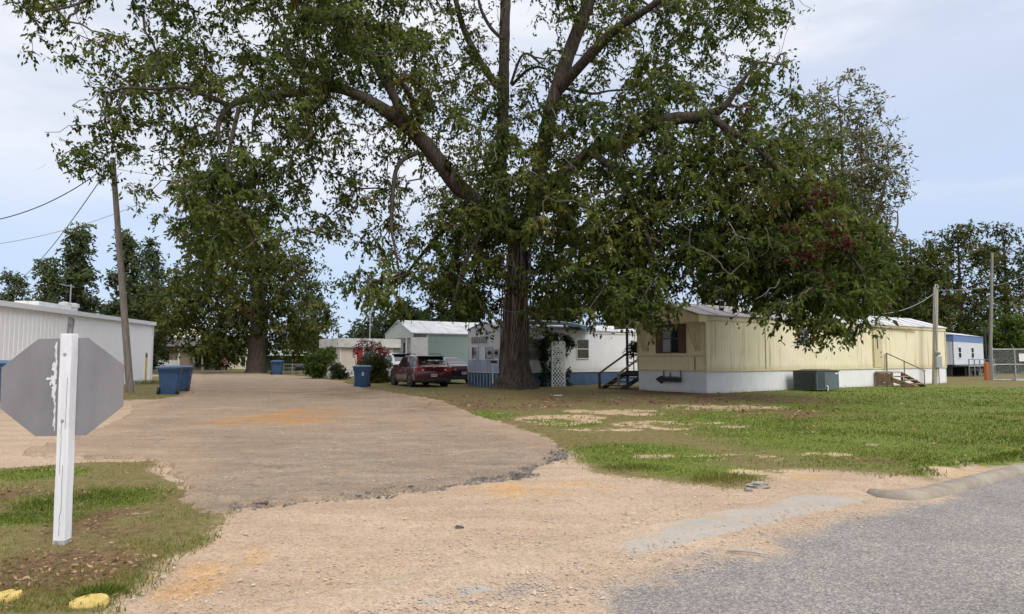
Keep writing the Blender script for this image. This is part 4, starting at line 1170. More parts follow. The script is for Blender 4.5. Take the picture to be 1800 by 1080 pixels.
# ---- tan mobile home ------------------------------------------------
CY_ = Vector((7.93, 28.0, 0)); YW, YL = 3.85, 21.2
tan_wall = siding_mat('tan_siding', (.79, .72, .52), (.72, .65, .45), (.30, .20, .05), .75, (.52, .68), low=(.9, (.42, .34, .10), .5))
tan_end = siding_mat('tan_end_siding', (.86, .75, .50), (.80, .68, .43), (.30, .18, .06), .4, (.56, .74))  # colour lifted above the long sides' tan to offset crown shade up front
skirt_w = siding_mat('white_skirt', (.80, .80, .80), (.72, .72, .72), (.50, .40, .28), .3, (.56, .75), low=(-.15, (.36, .27, .18), .75))
roof_w = M('white_roof_metal', (.66, .66, .67), (.52, .52, .53), .5, 1.2, grime=.8, gcol=(.30, .28, .26))
roof_tan = [siding_mat('tan_roof', (.30, .27, .265), (.40, .37, .365), (.16, .13, .12), .4, (.5, .7)), roof_w]
cream_trim = M('cream_trim', (.64, .57, .38), (.56, .48, .30), .55, 3, grime=.3)
th_ = home('tan_mobile_home', 'long tan single-wide mobile home with white skirting and rust-streaked siding', CY_, YW, YL, .93, 3.22, 3.82, tan_wall, skirt_w, roof_tan, cream_trim, .2, front_over=.5, end_m=tan_end, over=.1, trim_h=.2)
# overhanging front gable of ribbed sheet
gp = MB(); ym = YW / 2; n = 20
vs = []; fs_ = []
for i in range(n * 2 + 1):
    y = -.1 + (YW + .2) * i / (2 * n); zt = 3.20 + .62 * (1 - abs(y - ym) / (ym + .1)); dx = -.5 - (.016 if i % 2 else 0)
    vs += [(dx, y, 2.93), (dx, y, zt), (dx + .05, y, 2.93), (dx + .05, y, zt)]
for i in range(n * 2):
    a = i * 4; fs_ += [(a, a + 1, a + 5, a + 4), (a + 2, a + 6, a + 7, a + 3), (a, a + 4, a + 6, a + 2), (a + 1, a + 3, a + 7, a + 5)]
gp.add(vs, fs_)
gp.box(-.5, .0, -.1, -.05, 2.93, 3.2); gp.box(-.5, .0, YW + .05, YW + .1, 2.93, 3.2)
gp.build('gable_panel', tan_end, th_, fix=False)
sf = MB(); sf.box(-.45, -.03, -.05, YW + .05, 2.955, 2.975); sf.build('soffit', M('soffit', (.30, .25, .14), (.25, .2, .12)), th_)
gt = MB()
gt.bar((-.535, -.12, 3.22), (-.535, ym, 3.86), .05, .09); gt.bar((-.535, YW + .12, 3.22), (-.535, ym, 3.86), .05, .09); gt.box(-.54, -.50, -.12, YW + .12, 2.90, 2.95)
gt.build('gable_trim', cream_trim, th_)
for ys_ in ((.34, .52), (YW - .5, YW - .34)):
    b_ = MB()
    for y in ys_: b_.bar((-.47, y + .08, 2.93), (-.04, y - .04, 1.75), .06, .035)
    b_.build('brace', cream_trim, th_)
near = side_xf('near', YW, YL)
# front window: local 'near' x runs from far corner(0) to near corner(YW)
wx0, wx1 = 1.55, 2.42
window(th_, near, wx0, wx1, 1.72, 2.86, M('dark_frame', (.06, .04, .03), (.09, .06, .045)), 'curtain')
SHUT = M('shutter_brown', (.10, .052, .032), (.14, .075, .045), .6, 6)
for a in (wx0 - .42, wx1 + .05):
    s = MB(); s.box(a, a + .37, -.05, -.016, 1.66, 2.90, near)
    for i in range(16): s.box(a + .05, a + .32, -.06, -.05, 1.75 + i * .068, 1.79 + i * .068, near)
    s.build('shutter', SHUT, th_)
bl_ = MB(); bl_.box(.05, YW - .05, -.03, -.016, 1.50, 1.58, near); bl_.build('belt_strip', cream_trim, th_)
ds = MB(); ds.box(YW - .58, YW - .54, -.032, -.016, .97, 1.5, near); ds.build('downspout', M('seam_dark', (.22, .16, .08), (.16, .11, .06)), th_)
# rust seams on the long side
RUSTS = M('rust_seam', (.23, .14, .05), (.42, .32, .16), .8, 5, stretch=(1, 1, .3))
for px in (1344, 1532, 1539):
    sm = MB(); x_ = tpx(CY_, px); sm.box(x_, x_ + .035, -.026, -.014, .97, 2.98); sm.build('seam', RUSTS, th_)
# half-hidden dark window with raised sash on the long side
x_ = tpx(CY_, 1402); window(th_, side_xf('long', YW, YL), x_, x_ + .8, 2.15, 2.8, WHITE, 'blind', .05)
x_ = tpx(CY_, 1497); window(th_, side_xf('long', YW, YL), x_ - .4, x_ + .1, 2.55, 2.9, WHITE, 'blind', .04)
# door with slit light
dx0 = tpx(CY_, 1533) + .05; DX = dx0
d_ = MB(); d_.box(dx0, dx0 + .86, -.045, -.016, .98, 2.95); dr = d_.build('door', M('tan_door', (.56, .49, .29), (.50, .43, .25), .5), th_, bevel=.006)
s_ = MB(); s_.box(dx0 + .30, dx0 + .40, -.052, -.046, 1.95, 2.62); s_.build('door_light', BLACKM, dr)
s_ = MB(); s_.tube([(dx0 + .64, -.045, 1.78), (dx0 + .64, -.11, 1.78)], .035, 10); s_.build('lock', GALV, dr)
s_ = MB(); s_.tube([(dx0 + .64, -.045, 1.52), (dx0 + .64, -.10, 1.52)], .03, 10); s_.build('handle', GALV, dr)
s_ = MB(); s_.lathe([(.0, 0), (.06, .0), (.05, .08), (0, .1)], 10, Matrix.Translation((dx0 + 1.1, -.06, 2.72))); s_.build('porch_lamp', M('lamp_brown', (.18, .12, .09)), th_)
# torn lifted roof edge
s_ = MB(); s_.bar((12.3, -.14, 3.13), (17.6, -.16, 3.02), .03, .08); s_.bar((12.6, -.075, 3.06), (15, -.075, 3.05), .02, .06); s_.build('loose_eave_strip', M('eave_tan', (.45, .35, .2), (.25, .17, .1), .7, 4), th_)
s_ = MB(); s_.tube([(.3 + 1.3, 1.7, 3.6), (1.6, 1.7, 4.15)], .055, 10); s_.tube([(1.6, 1.7, 4.15), (1.6, 1.7, 4.22)], .08, 10); s_.build('vent_pipe', M('vent_pale', (.55, .53, .42)), th_)
for a, b in ((2.2, .9), (5.0, 1.1), (3.4, .6)):
    s_ = MB(); s_.lathe([(.10, 0), (.10, .08), (.14, .09), (.1, .14), (0, .15)], 10, Matrix.Translation((a, b, 3.24 + .33 * b))); s_.build('roof_vent', BLACKM, th_)

# ---- arrow-shaped iron ornament / planter box hung on the front skirting
def frm(C, x, y, z=0): return Vector(C) + U * x + W_ * y + Vector((0, 0, z))
ar = thing('arrow_planter', 'black iron arrow-shaped planter box hung on white skirting under the shuttered window', 'planter', frm(CY_, -.06, YW / 2 - .05, .55), HRZ)
a_ = MB(); a_.mi = 0
a_.box(-.16, 0, -.62, .42, -.10, .085)
a_.add([(-.16, .42, -.19), (-.16, .42, .14), (-.16, .74, -.01), (0, .42, -.19), (0, .42, .14), (0, .74, -.01)], [(0, 1, 2), (3, 5, 4), (0, 3, 4, 1), (1, 4, 5, 2), (2, 5, 3, 0)])
a_.build('box', BLACKM, ar, bevel=.008)
a_ = MB()
for y, h in ((-.6, .38), (.36, .36), (-.02, .3)): a_ = MB(); a_.bar((-.02, y, .0), (-.02, y, h), .035); a_.build('hanger', BLACKM, ar)
a_ = MB()
for i in range(40):
    p = Vector((-.08 + random.uniform(-.05, .05), random.uniform(-.58, .38), .1)); a_.bar(p, p + Vector((random.uniform(-.08, .08), random.uniform(-.1, .1), random.uniform(.01, .03))), .012)
a_.build('dry_stems', M('dry_stem', (.15, .10, .06)), ar)

# ---- porch stairs with handrails on the far side of the tan home
pr = thing('porch_stairs', 'dark weathered wooden porch with stairs and two sloping handrails beside the tan home', 'porch', (CY_.x, CY_.y, 0), HRZ)
y0, y1 = 4.65, 5.95
d_ = MB()
d_.box(1.3, 4.2, YW + .05, y1 + .1, .78, .84); d_.box(1.3, 4.2, y1 + .02, y1 + .08, .58, .78); d_.box(1.26, 1.32, YW + .05, y1 + .1, .58, .78)
d_.build('deck', WOOD_D, pr)
for x_, y_ in ((1.36, YW + .25), (1.36, y1), (4.1, y1), (2.7, y1)):
    d_ = MB(); d_.bar((x_, y_, -.1), (x_, y_, .6), .1); d_.build('leg', WOOD_D, pr)
for i in range(4):
    s = MB(); x_ = 1.05 - i * .38; z_ = .66 - i * .17; s.box(x_ - .18, x_ + .2, y0 + .04, y1 - .04, z_, z_ + .045); s.build('tread', WOOD_D, pr)
for y_ in (y0, y1):
    s = MB(); s.bar((1.3, y_, .72), (-.35, y_, -.02), .04, .2); s.build('stringer', WOOD_D, pr)
    h = MB(); h.bar((1.42, y_, 1.73), (-.55, y_, .70), .1, .06); h.bar((1.36, y_, .6), (1.36, y_, 1.7), .09); h.bar((-.47, y_, -.1), (-.47, y_, .74), .09)
    h.build('handrail', WOOD_G if y_ == y0 else WOOD_D, pr)
h = MB(); h.bar((1.36, y1, 1.65), (1.36, y1, 2.9), .09); h.bar((4.1, y1, .6), (4.1, y1, 2.9), .09); h.build('roof_post', WOOD_D, pr)
h = MB(); h.bar((1.36, y1, 1.62), (4.1, y1, 1.62), .05, .07); h.bar((1.36, y1, 1.25), (4.1, y1, 1.25), .04); h.bar((1.36, YW + .9, 1.3), (1.36, y0, 1.3), .04)
for i in range(4): h.bar((1.8 + i * .6, y1, .84), (1.8 + i * .6, y1, 1.6), .04)
h.build('deck_railing', WOOD_D, pr)
r = MB(); r.loft([[(.9, YW + .02, 3.12), (.9, y1 + .35, 2.93), (.9, y1 + .35, 3.0), (.9, YW + .02, 3.19)], [(4.5, YW + .02, 3.12), (4.5, y1 + .35, 2.93), (4.5, y1 + .35, 3.0), (4.5, YW + .02, 3.19)]])
r.box(.86, .92, YW + .02, y1 + .38, 2.86, 3.02); r.build('awning', M('awning_cream', (.60, .55, .45), (.5, .45, .36), .6, 3, grime=.4), pr)
# chair on deck
ch = thing('porch_chair', 'dark folding chair standing on the porch deck behind the handrails', 'chair', frm(CY_, 1.9, 5.3, .84), HRZ + .6)
c_ = MB(); c_.box(-.24, .24, -.22, .22, .40, .44); c_.build('seat', BLACKP, ch, bevel=.01)
c_ = MB(); c_.box(-.24, .24, .2, .24, .5, .92); c_.build('backrest', BLACKP, ch, bevel=.01)
for a in (-.22, .22):
    for b in (-.2, .22): c_ = MB(); c_.bar((a, b, 0), (a, b, .42 if b < 0 else .55), .03); c_.build('leg', BLACKM, ch)
# hanging basket
hp = frm(CY_, .95, 5.0, 2.0)
hb = thing('hanging_basket', 'dark bushy fern hanging in a pot from the porch awning', 'hanging plant', hp)
c_ = MB(); c_.lathe([(.10, -.26), (.16, -.05), (.175, 0), (.15, -.02)], 14); c_.build('pot', BLACKP, hb, smooth=40)
c_ = MB()
for k in range(3): c_.bar((.16 * cos(k * 2.1), .16 * sin(k * 2.1), 0), (0, 0, .6), .012)
c_.bar((0, 0, .6), (0, 0, 1.0), .012); c_.build('hanger', BLACKM, hb)
V, tint = leaves(np.array([(rng.normal(0, .14), rng.normal(0, .14), rng.uniform(-.02, .2)) for _ in range(26)]), 34, .34, .15, .05, 6, .7, .6)
fast_mesh('foliage', V, 4, LEAF_DARK, hb, tint)

# ---- rear door steps on the tan home
rs = thing('door_steps', 'rough brown wooden steps with a thin pipe handrail below the tan home door', 'steps', frm(CY_, DX, 0), HRZ)
s = MB(); s.box(-.05, 1.05, -.95, -.06, .70, .77); s.build('landing', M('step_pale', (.42, .38, .28), (.3, .26, .18), .8, 4), rs)
for i in range(3):
    s = MB(); s.box(.0, .95, -1.32 - i * .36, -.98 - i * .36, .50 - i * .17, .55 - i * .17); s.build('tread', WOOD_B, rs)
s = MB()
for y in (-.12, -.9): s.bar((-.02, y, -.1), (-.02, y, .7), .09); s.bar((1.0, y, -.1), (1.0, y, .7), .09)
s.bar((-.03, -.1, .62), (-.03, -.92, .12), .04, .12); s.bar((-.03, -.1, .12), (-.03, -.92, .60), .04, .12); s.bar((-.04, -.1, .64), (-.04, -2.0, .0), .05, .22); s.bar((.99, -.95, .62), (.99, -2.0, .0), .05, .2)
for i in range(4): s.box(-.06, -.02, -.95, -.08, .08 + i * .16, .20 + i * .16)
s.build('frame', WOOD_B, rs)
s = MB(); s.bar((1.02, -.14, .77), (1.10, -.10, 1.72), .09, .05); s.tube([(1.1, -.1, 1.72), (1.05, -2.0, .82)], .03, 8)
for y, z in ((-1.0, 1.29), (-1.95, .86)): s.tube([(1.06, y, -.05), (1.07, y, z)], .028, 8)
s.build('handrail', M('rusty_pipe', (.20, .15, .08), (.30, .24, .13), .8, 6), rs)

# ---- packaged air conditioner beside the tan home
ax = tpx(CY_, 1411, -.9)
ac = thing('air_conditioner', 'grey-green metal air conditioning unit against the white skirting of the tan home', 'air conditioner', frm(CY_, ax, -.35), HRZ)
ACM = M('ac_paint', (.085, .115, .12), (.11, .14, .145), .5, 5)
s = MB(); s.box(0, 1.75, -1.15, 0, .06, .86); s.build('cabinet', ACM, ac, bevel=.02)
s = MB(); s.box(-.03, 1.78, -1.18, .03, .86, .90); s.loft([[(.1, -1.1, .90), (1.65, -1.1, .90), (1.65, -.05, .90), (.1, -.05, .90)], [(.4, -.9, .96), (1.3, -.9, .96), (1.3, -.25, .96), (.4, -.25, .96)]]); s.build('top_cover', BLACKM, ac)
s = MB()
for i in range(14): s.box(-.012, .0, -1.08, -.08, .12 + i * .05, .145 + i * .05)
for i in range(14): s.box(.06, .62, -1.165, -1.15, .12 + i * .05, .145 + i * .05)
s.build('grille', BLACKM, ac)
s = MB(); s.box(1.45, 1.66, -1.157, -1.15, .74, .80); s.build('badge', WHITE, ac)
s = MB(); s.tube([(.75, -1.2, .0), (.75, -1.2, .2), (.75, -1.14, .24)], .03, 8); s.build('drain_pipe', WHITE, ac)

# ---- white and blue mobile home -------------------------------------
CW = Vector((-.57, 34.0, 0)); WW, WL = 3.1, 13.0
wh_wall = siding_mat('white_siding', (.80, .81, .82), (.74, .75, .77), (.42, .44, .36), .3, (.58, .75), low=(.72, (.40, .42, .30), .5))
blue_sk = siding_mat('blue_skirt', (.085, .15, .26), (.06, .11, .20), (.03, .05, .09), .6, (.5, .65))
wh = home('white_mobile_home', 'white single-wide mobile home with deep blue skirting behind the big trunk', CW, WW, WL, .74, 2.95, 3.3, wh_wall, blue_sk, roof_w, WHITE, .22, skirt_rib=.55)
lg = side_xf('long', WW, WL)
window(wh, lg, 1.72, 2.68, 1.40, 2.44, M('tan_frame', (.50, .48, .40), (.42, .40, .33)), 'blind', .06)
window(wh, lg, 4.92, 5.72, 1.46, 2.44, WHITE, 'curtain', .05)
s = MB(); s.ribs(1.5, .76, 1.36, .12, .02, Matrix.Translation((1.35, -.03, 0))); s.build('ribbed_panel', WHITE, wh, fix=False)
# raised porch roof with curved ends
r = MB(); pts = [(.2, 3.02), (.5, 3.16), (1.0, 3.27), (3.2, 3.30), (4.2, 3.24), (5.0, 3.1), (5.6, 3.0)]
r.loft([[(x, -.75, z), (x, .9, z + .12), (x, .9, z + .18), (x, -.75, z + .06)] for x, z in pts]); r.build('porch_roof', roof_w, wh)
r = MB()
for i in range(len(pts) - 1):
    a, b = pts[i], pts[i + 1]; r.add([(a[0], -.78, a[1] - .15), (b[0], -.78, b[1] - .15), (b[0], -.78, b[1] + .02), (a[0], -.78, a[1] + .02), (a[0], -.75, a[1] - .15), (b[0], -.75, b[1] - .15), (b[0], -.75, b[1] + .02), (a[0], -.75, a[1] + .02)], [(0, 1, 2, 3), (5, 4, 7, 6), (0, 4, 5, 1), (3, 2, 6, 7)])
r.build('porch_fascia', M('fascia_blue', (.12, .19, .27), (.09, .14, .2)), wh)
# end wall: lacy window, blue lower panels, planks
nw = side_xf('near', WW, WL)
sc = MB(); sc.box(.35, 1.95, -.028, -.016, 2.12, 2.62, nw); sp_ = sc.build('lattice_valance', WHITE, wh)
s = MB()
for i in range(9):
    x_ = .42 + i * .17
    pp = [(x_ + .075 * cos(q * .7) * (1 - q * .05), -.034, 2.37 + .2 * sin(q * .7) * (1 - q * .05)) for q in range(11)]
    s.tube(pp, .016, 5, xf=nw)
    s.bar((x_ + .08, -.034, 2.16), (x_ - .02 + random.uniform(0, .12), -.034, 2.58), .022, xf=nw)
s.build('scrollwork', M('scroll_grey', (.30, .30, .31), (.22, .22, .23)), sp_)
window(wh, nw, .45, 1.0, 1.42, 2.02, WHITE, 'blind', .05, bar=False); window(wh, nw, 1.75, 2.35, 1.42, 2.02, WHITE, 'blind', .05, bar=False)
LB = siding_mat('pale_blue_panel', (.40, .48, .62), (.46, .52, .62), (.16, .22, .36), .6, (.48, .66))
s = MB(); s.ribs(WW - .1, .74, 1.36, .3, .012, nw @ Matrix.Translation((.05, -.02, 0))); s.build('blue_panel', LB, wh, fix=False)
s = MB()
for i in range(10): s.box(.05 + i * .3, .2 + i * .3, -.07, -.035, .02, .66, nw)
s.build('plank', M('plank_blue', (.26, .36, .48), (.16, .26, .36), .7, 4), wh)
# vine-grown lattice trellis
tx0 = tpx(CW, 970, -.85)
tl = thing('lattice_trellis', 'white diagonal lattice panel standing against the white home between its windows', 'trellis', frm(CW, tx0, -.85), HRZ)
lat = MB(); wd, ht = tpx(CW, 992, -.85) - tpx(CW, 970, -.85), 2.28; stp = .21
k = -ht
while k < wd:
    for sgn in (1, -1):
        a0 = k if sgn > 0 else k
        # line x = a0 + t, z = t  (or mirrored)
        t0 = max(0, -a0); t1 = min(ht, wd - a0)
        if t1 > t0 + .03:
            p = [(a0 + t0, t0), (a0 + t1, t1)]
            if sgn < 0: p = [(wd - x, z) for x, z in p]
            lat.bar((p[0][0], .012 * sgn, p[0][1]), (p[1][0], .012 * sgn, p[1][1]), .035, .02) if False else lat.bar((p[0][0], .011 * sgn, p[0][1]), (p[1][0], .011 * sgn, p[1][1]), .02, .038)
    k += stp
lat.build('lattice', WHITE, tl)
f = MB(); f.bar((0, 0, 0), (0, 0, ht), .06); f.bar((wd, 0, 0), (wd, 0, ht), .06); f.bar((0, 0, ht), (wd, 0, ht), .06); f.build('frame', WHITE, tl)
cv = thing('climbing_vine', 'dark climbing vine arching over the lattice panel on the white home', 'vine', frm(CW, tx0 - .3, -.8), HRZ)
C = []
for i in range(60): C.append((rng.normal(-.15, .10), rng.normal(0, .08), rng.uniform(.05, 2.3)))
for i in range(70):
    a = rng.uniform(0, pi); C.append((.75 - .95 * cos(a) + rng.normal(0, .06), rng.normal(0, .08), 2.15 + .42 * sin(a) + rng.normal(0, .07)))
for i in range(10): C.append((rng.normal(1.35, .08), rng.normal(0, .06), rng.uniform(1.6, 2.3)))
for i in range(45): C.append((rng.uniform(.2, 1.05), rng.normal(.32, .05), rng.uniform(.1, 2.25)))
for i in range(10): C.append((rng.normal(1.35, .08), rng.normal(0, .06), rng.uniform(.1, .9)))
V, tint = leaves(np.array(C), 26, .17, .11, .06, 5, .4, .4); fast_mesh('foliage', V, 4, LEAF_DARK, cv, tint)
s = MB(); s.tube([(-.15, 0, 0), (-.18, .02, .8), (-.1, 0, 1.6), (-.1, 0, 2.2), (.3, 0, 2.5), (.75, 0, 2.58), (1.3, 0, 2.45), (1.5, 0, 2.0)], .025, 6); s.build('stem', TWIG, cv)
# meter post in front of the end wall
mp_ = thing('meter_post', 'white conduit post carrying two electric meter boxes by the white home end', 'meter post', tuple(G(866, 685)) )
s = MB(); s.bar((0, 0, -.1), (0, 0, 1.72), .07); s.build('post', WHITE, mp_)
for x_ in (-.16, .16):
    s = MB(); s.cbox((x_, -.08, 1.66), (.24, .14, .42)); bx = s.build('meter_box', GALV, mp_, bevel=.012)
    s = MB(); s.lathe([(.08, 0), (.085, .04), (.07, .08), (0, .09)], 14, Matrix.Translation((x_, -.15, 1.70)) @ Matrix.Rotation(pi / 2, 4, 'X')); s.build('meter', BLACKM, bx, smooth=40)
s = MB(); s.cbox((.06, -.02, 1.28), (.3, .1, .12)); s.build('crosspiece', BLACKM, mp_)
s = MB(); s.cbox((.36, -.05, 1.18), (.22, .12, .2)); s.build('junction_box', WHITE, mp_, bevel=.01)

# ---- grey-green mobile home -----------------------------------------
CG = Vector((-5.35, 43.0, 0)); GW, GL = 3.7, 13.0
gg_wall = siding_mat('sage_siding', (.33, .42, .385), (.29, .375, .345), (.20, .27, .25), .3, (.55, .75))
gg_end = siding_mat('pale_sage_gable', (.52, .57, .53), (.47, .52, .48), (.3, .33, .3), .3, (.58, .75))
gh = home('sage_mobile_home', 'grey-green mobile home with a white roof and open gabled porch', CG, GW, GL, .5, 3.05, 3.85, gg_wall, gg_wall, roof_w, WHITE, .15, front_over=1.1, end_m=gg_end, over=.15, trim_h=.12)
s = MB(); ym = GW / 2; s.add([(-1.1, -.15, 3.02), (-1.1, GW + .15, 3.02), (-1.1, ym, 3.86), (-1.04, -.15, 3.02), (-1.04, GW + .15, 3.02), (-1.04, ym, 3.86)], [(0, 2, 1), (3, 4, 5), (0, 1, 4, 3), (1, 2, 5, 4), (2, 0, 3, 5)])
s.box(-1.12, -1.02, -.15, GW + .15, 2.72, 3.02); s.build('gable_panel', gg_end, gh)
s = MB()
for y in (-.08, .6): s.bar((-1.07, y, 0), (-1.07, y, 2.72), .14)
s.box(-1.05, 0, -.1, -.02, .5, 2.75); s.build('porch_post', WHITE, gh)
ng = side_xf('near', GW, GL)
s = MB(); s.box(.2, GW - .1, -.03, -.015, .6, 2.7, ng); s.build('porch_wall', M('porch_white', (.62, .61, .60), (.52, .51, .50), .6, 3, grime=.4), gh)
window(gh, ng @ Matrix.Translation((0, -.03, 0)), 1.55, 1.9, 1.0, 2.6, WHITE, 'none', .05, bar=False)
window(gh, ng @ Matrix.Translation((0, -.03, 0)), 2.3, 2.5, .9, 2.6, WHITE, 'none', .04)
window(gh, ng @ Matrix.Translation((0, -.03, 0)), .45, .75, 1.0, 2.5, WHITE, 'none', .04)

# ---- cream home with red shutters -----------------------------------
CC = Vector((-13.3, 53.0, 0)); 
cr_wall = siding_mat('cream_siding', (.66, .58, .50), (.60, .52, .44), (.42, .36, .30), .3, (.56, .75))
fas = M('fascia_grey', (.60, .59, .57), (.50, .49, .47), .7, 1.2, grime=.5)
chm = home('cream_mobile_home', 'cream flat-roofed mobile home with red shutters and a deep pale fascia', CC, 3.8, 13, .62, 2.35, 2.6, cr_wall, M('skirt_block_white', (.68, .68, .68), (.55, .55, .56), .8, 3, grime=.4), roof_w, WHITE, .4)
s = MB(); s.box(-.3, 13.3, -.3, -.22, 2.3, 3.0); s.box(-.3, -.22, -.22, 4.05, 2.3, 3.0); s.box(13.22, 13.3, -.22, 4.05, 2.3, 3.0); s.box(-.22, 13.22, 4.05, 4.1, 2.3, 3.0); s.box(-.22, 13.22, -.22, 4.05, 2.9, 2.98)
s.build('fascia', fas, chm)
RED = M('red_paint', (.36, .03, .035), (.28, .025, .03), .6, 5)
xr = tpx(CC, 641); lc = side_xf('long', 3.8, 13)
window(chm, lc, 1.0 + .9, 1.9 + 1.1, 1.1, 2.15, WHITE, 'blind', .06)
for a in (1.35, 3.12):
    s = MB(); s.box(a, a + .42, -.06, -.015, 1.0, 2.25)
    for i in range(9): s.box(a + .05, a + .37, -.07, -.06, 1.06 + i * .13, 1.12 + i * .13)
    s.build('shutter', RED, chm)
window(chm, lc, 4.5, 5.3, 1.2, 2.2, M('grey_frame', (.25, .25, .26)), 'curtain', .05)
nc = side_xf('near', 3.8, 13)
window(chm, nc, 2.2, 2.7, 1.25, 2.25, M('grey_frame'  , (.25, .25, .26)), 'none', .05)
s = MB(); s.cbox((.9, -.12, 1.6), (.4, .2, .5), nc); s.build('meter_box', GALV, chm)
ant = thing('antenna_mast', 'thin pale mast with a small top fitting rising behind the cream home', 'antenna', tuple(Vector((P(650, 600, 58).x, 58, 0))))
s = MB(); s.tube([(0, 0, 0), (0, 0, 5.2)], .04, 6); s.build('mast', GALV, ant)
s = MB(); s.bar((-.4, 0, 4.6), (.4, 0, 4.6), .04); s.bar((-.25, 0, 4.9), (.25, 0, 4.9), .04); s.build('crossarm', GALV, ant)

# ---- camper-like white and blue home far right -----------------------
CR = Vector((P(1662, 600, 53).x + .6, 53.0, 0)); cw_ang = HRZ
ht_ = thing('blue_white_trailer', 'white trailer home with a broad blue band under its roof, beyond the tan home', 'trailer', CR, R(44))
s = MB(); s.ribs(9.5, .95, 2.75, .3, .012); s.ribs(9.5, .95, 2.75, .3, .012, ROT(pi, (9.5, 3.2, 0))); s.ribs(3.2, .95, 2.75, .3, .012, ROT(-pi / 2, (0, 3.2, 0))); s.ribs(3.2, .95, 2.75, .3, .012, ROT(pi / 2, (9.5, 0, 0)))
s.build('siding', siding_mat('pale_trailer', (.60, .62, .66), (.54, .56, .60), (.4, .42, .45), .3), ht_, fix=False)
s = MB(); s.box(-.02, 9.52, -.03, 3.23, 2.75, 3.28); s.build('blue_band', M('band_blue', (.13, .22, .42), (.10, .17, .34), .5), ht_)
s = MB(); s.loft([[(-.1, -.1, 3.28), (-.1, 3.3, 3.28), (-.1, 1.6, 3.62)], [(9.6, -.1, 3.28), (9.6, 3.3, 3.28), (9.6, 1.6, 3.62)]]); s.build('roof', roof_w, ht_)
s = MB(); s.box(.1, 9.4, .1, 3.1, .75, .95); s.box(.3, .7, .3, 2.9, 0, .75); s.box(4.4, 4.9, .3, 2.9, 0, .75); s.box(8.6, 9.1, .3, 2.9, 0, .75); s.build('chassis', BLACKM, ht_)
s = MB(); s.bar((.2, -.9, 1.35), (9.0, -.9, 1.35), .06); s.bar((.2, -.9, .85), (9.0, -.9, .85), .08, .12)
for i in range(6): s.bar((.3 + i * 1.7, -.9, 0), (.3 + i * 1.7, -.9, 1.36 + (.6 if i == 4 else 0)), .07)
s.box(.2, 9.0, -.9, -.05, .86, .92); s.build('deck_railing', M('deck_grey', (.28, .28, .29), (.2, .2, .21)), ht_)
window(ht_, Matrix.Identity(4), 1.2, 2.0, 1.5, 2.3, WHITE, 'blind', .05); window(ht_, Matrix.Identity(4), 5.2, 6.0, 1.5, 2.3, WHITE, 'blind', .05)
bn = thing('concrete_block', 'grey concrete block stand under the blue-banded trailer deck', 'block', tuple(G(1712, 660.5)))
s = MB(); s.cbox((0, 0, .5), (1.2, .5, .22)); s.cbox((-.4, 0, .2), (.25, .4, .4)); s.cbox((.4, 0, .2), (.25, .4, .4)); s.build('block', M('block_grey', (.35, .36, .37), (.27, .28, .29), .9), bn)

# ---- white metal building at left ------------------------------------
A = Vector((-21.7, 41.2, 0)); dirn = Vector((2.3, -15.2, 0)).normalized(); ang = atan2(dirn.y, dirn.x); BL = 34
mbld = thing('metal_building', 'long white corrugated metal building with a low eave at the left', 'building', A, ang)
mw = siding_mat('white_metal', (.88, .89, .91), (.85, .86, .88), (.42, .44, .46), .22, (.55, .75))
s = MB(); s.ribs(BL, -.1, 3.42, .32, .010, Matrix.Scale(-1, 4, (0, 1, 0))); s.ribs(14, -.1, 3.42, .32, .03, ROT(-pi / 2, (0, 0, 0))); s.box(.05, BL, -14, -13.9, 0, 3.4); s.box(BL - .1, BL, -13.9, -.12, 0, 3.4); s.build('siding', mw, mbld, fix=False)
s = MB(); s.box(-.16, BL, .0, .16, 3.42, 3.62); s.box(-.06, .10, -.02, .06, -.05, 3.42); s.box(-.16, -.04, -14, .0, 3.42, 3.6); s.build('gutter', M('white_gutter', (.74, .75, .78), (.68, .69, .72), .45), mbld)
s = MB(); s.loft([[(-.12, .14, 3.62), (-.12, -7, 4.45), (-.12, -14, 3.62)], [(BL, .14, 3.62), (BL, -7, 4.45), (BL, -14, 3.62)]]); s.build('roof', M('roof_white_metal', (.62, .63, .65), (.55, .56, .58), .45, 3), mbld)
for x_ in (5.0, 6.0):
    s = MB(); s.lathe([(.18, 3.95), (.18, 4.1), (.26, 4.12), (.26, 4.28), (.1, 4.34)], 12, Matrix.Translation((x_, -2.2, 0))); s.build('roof_vent', M('vent_white', (.6, .6, .6)), mbld, smooth=40)
s = MB(); s.box(7.5, 10.5, -2.2, -1.2, 3.8, 4.02); s.build('roof_hatch', WHITE, mbld)
s = MB(); s.tube([(5.4, -2.2, 3.9), (5.4, -2.2, 5.3)], .035, 6); s.tube([(5.0, -2.2, 5.2), (6.6, -2.2, 5.2)], .02, 5); s.build('roof_mast', GALV, mbld)
YEL = M('yellow_paint', (.62, .44, .05), (.52, .35, .04), .6, 5, grime=.4)
yb = thing('yellow_bollard', 'yellow bollard with a dark top against the end of the metal building', 'bollard', tuple(G(253, 673.5)))
s = MB(); s.tube([(0, 0, 0), (0, 0, 1.5)], .13, 14); s.build('post', YEL, yb, smooth=40)
s = MB(); s.lathe([(.135, 1.5), (.135, 1.72), (.06, 1.8), (0, 1.81)], 14); s.build('cap', M('cap_dark', (.12, .10, .09)), yb, smooth=40)
tuft('weed_clump', 'low green weeds along the foot of the metal building by the bollard', G(258, 676), 1.2, 900, .42, .1)

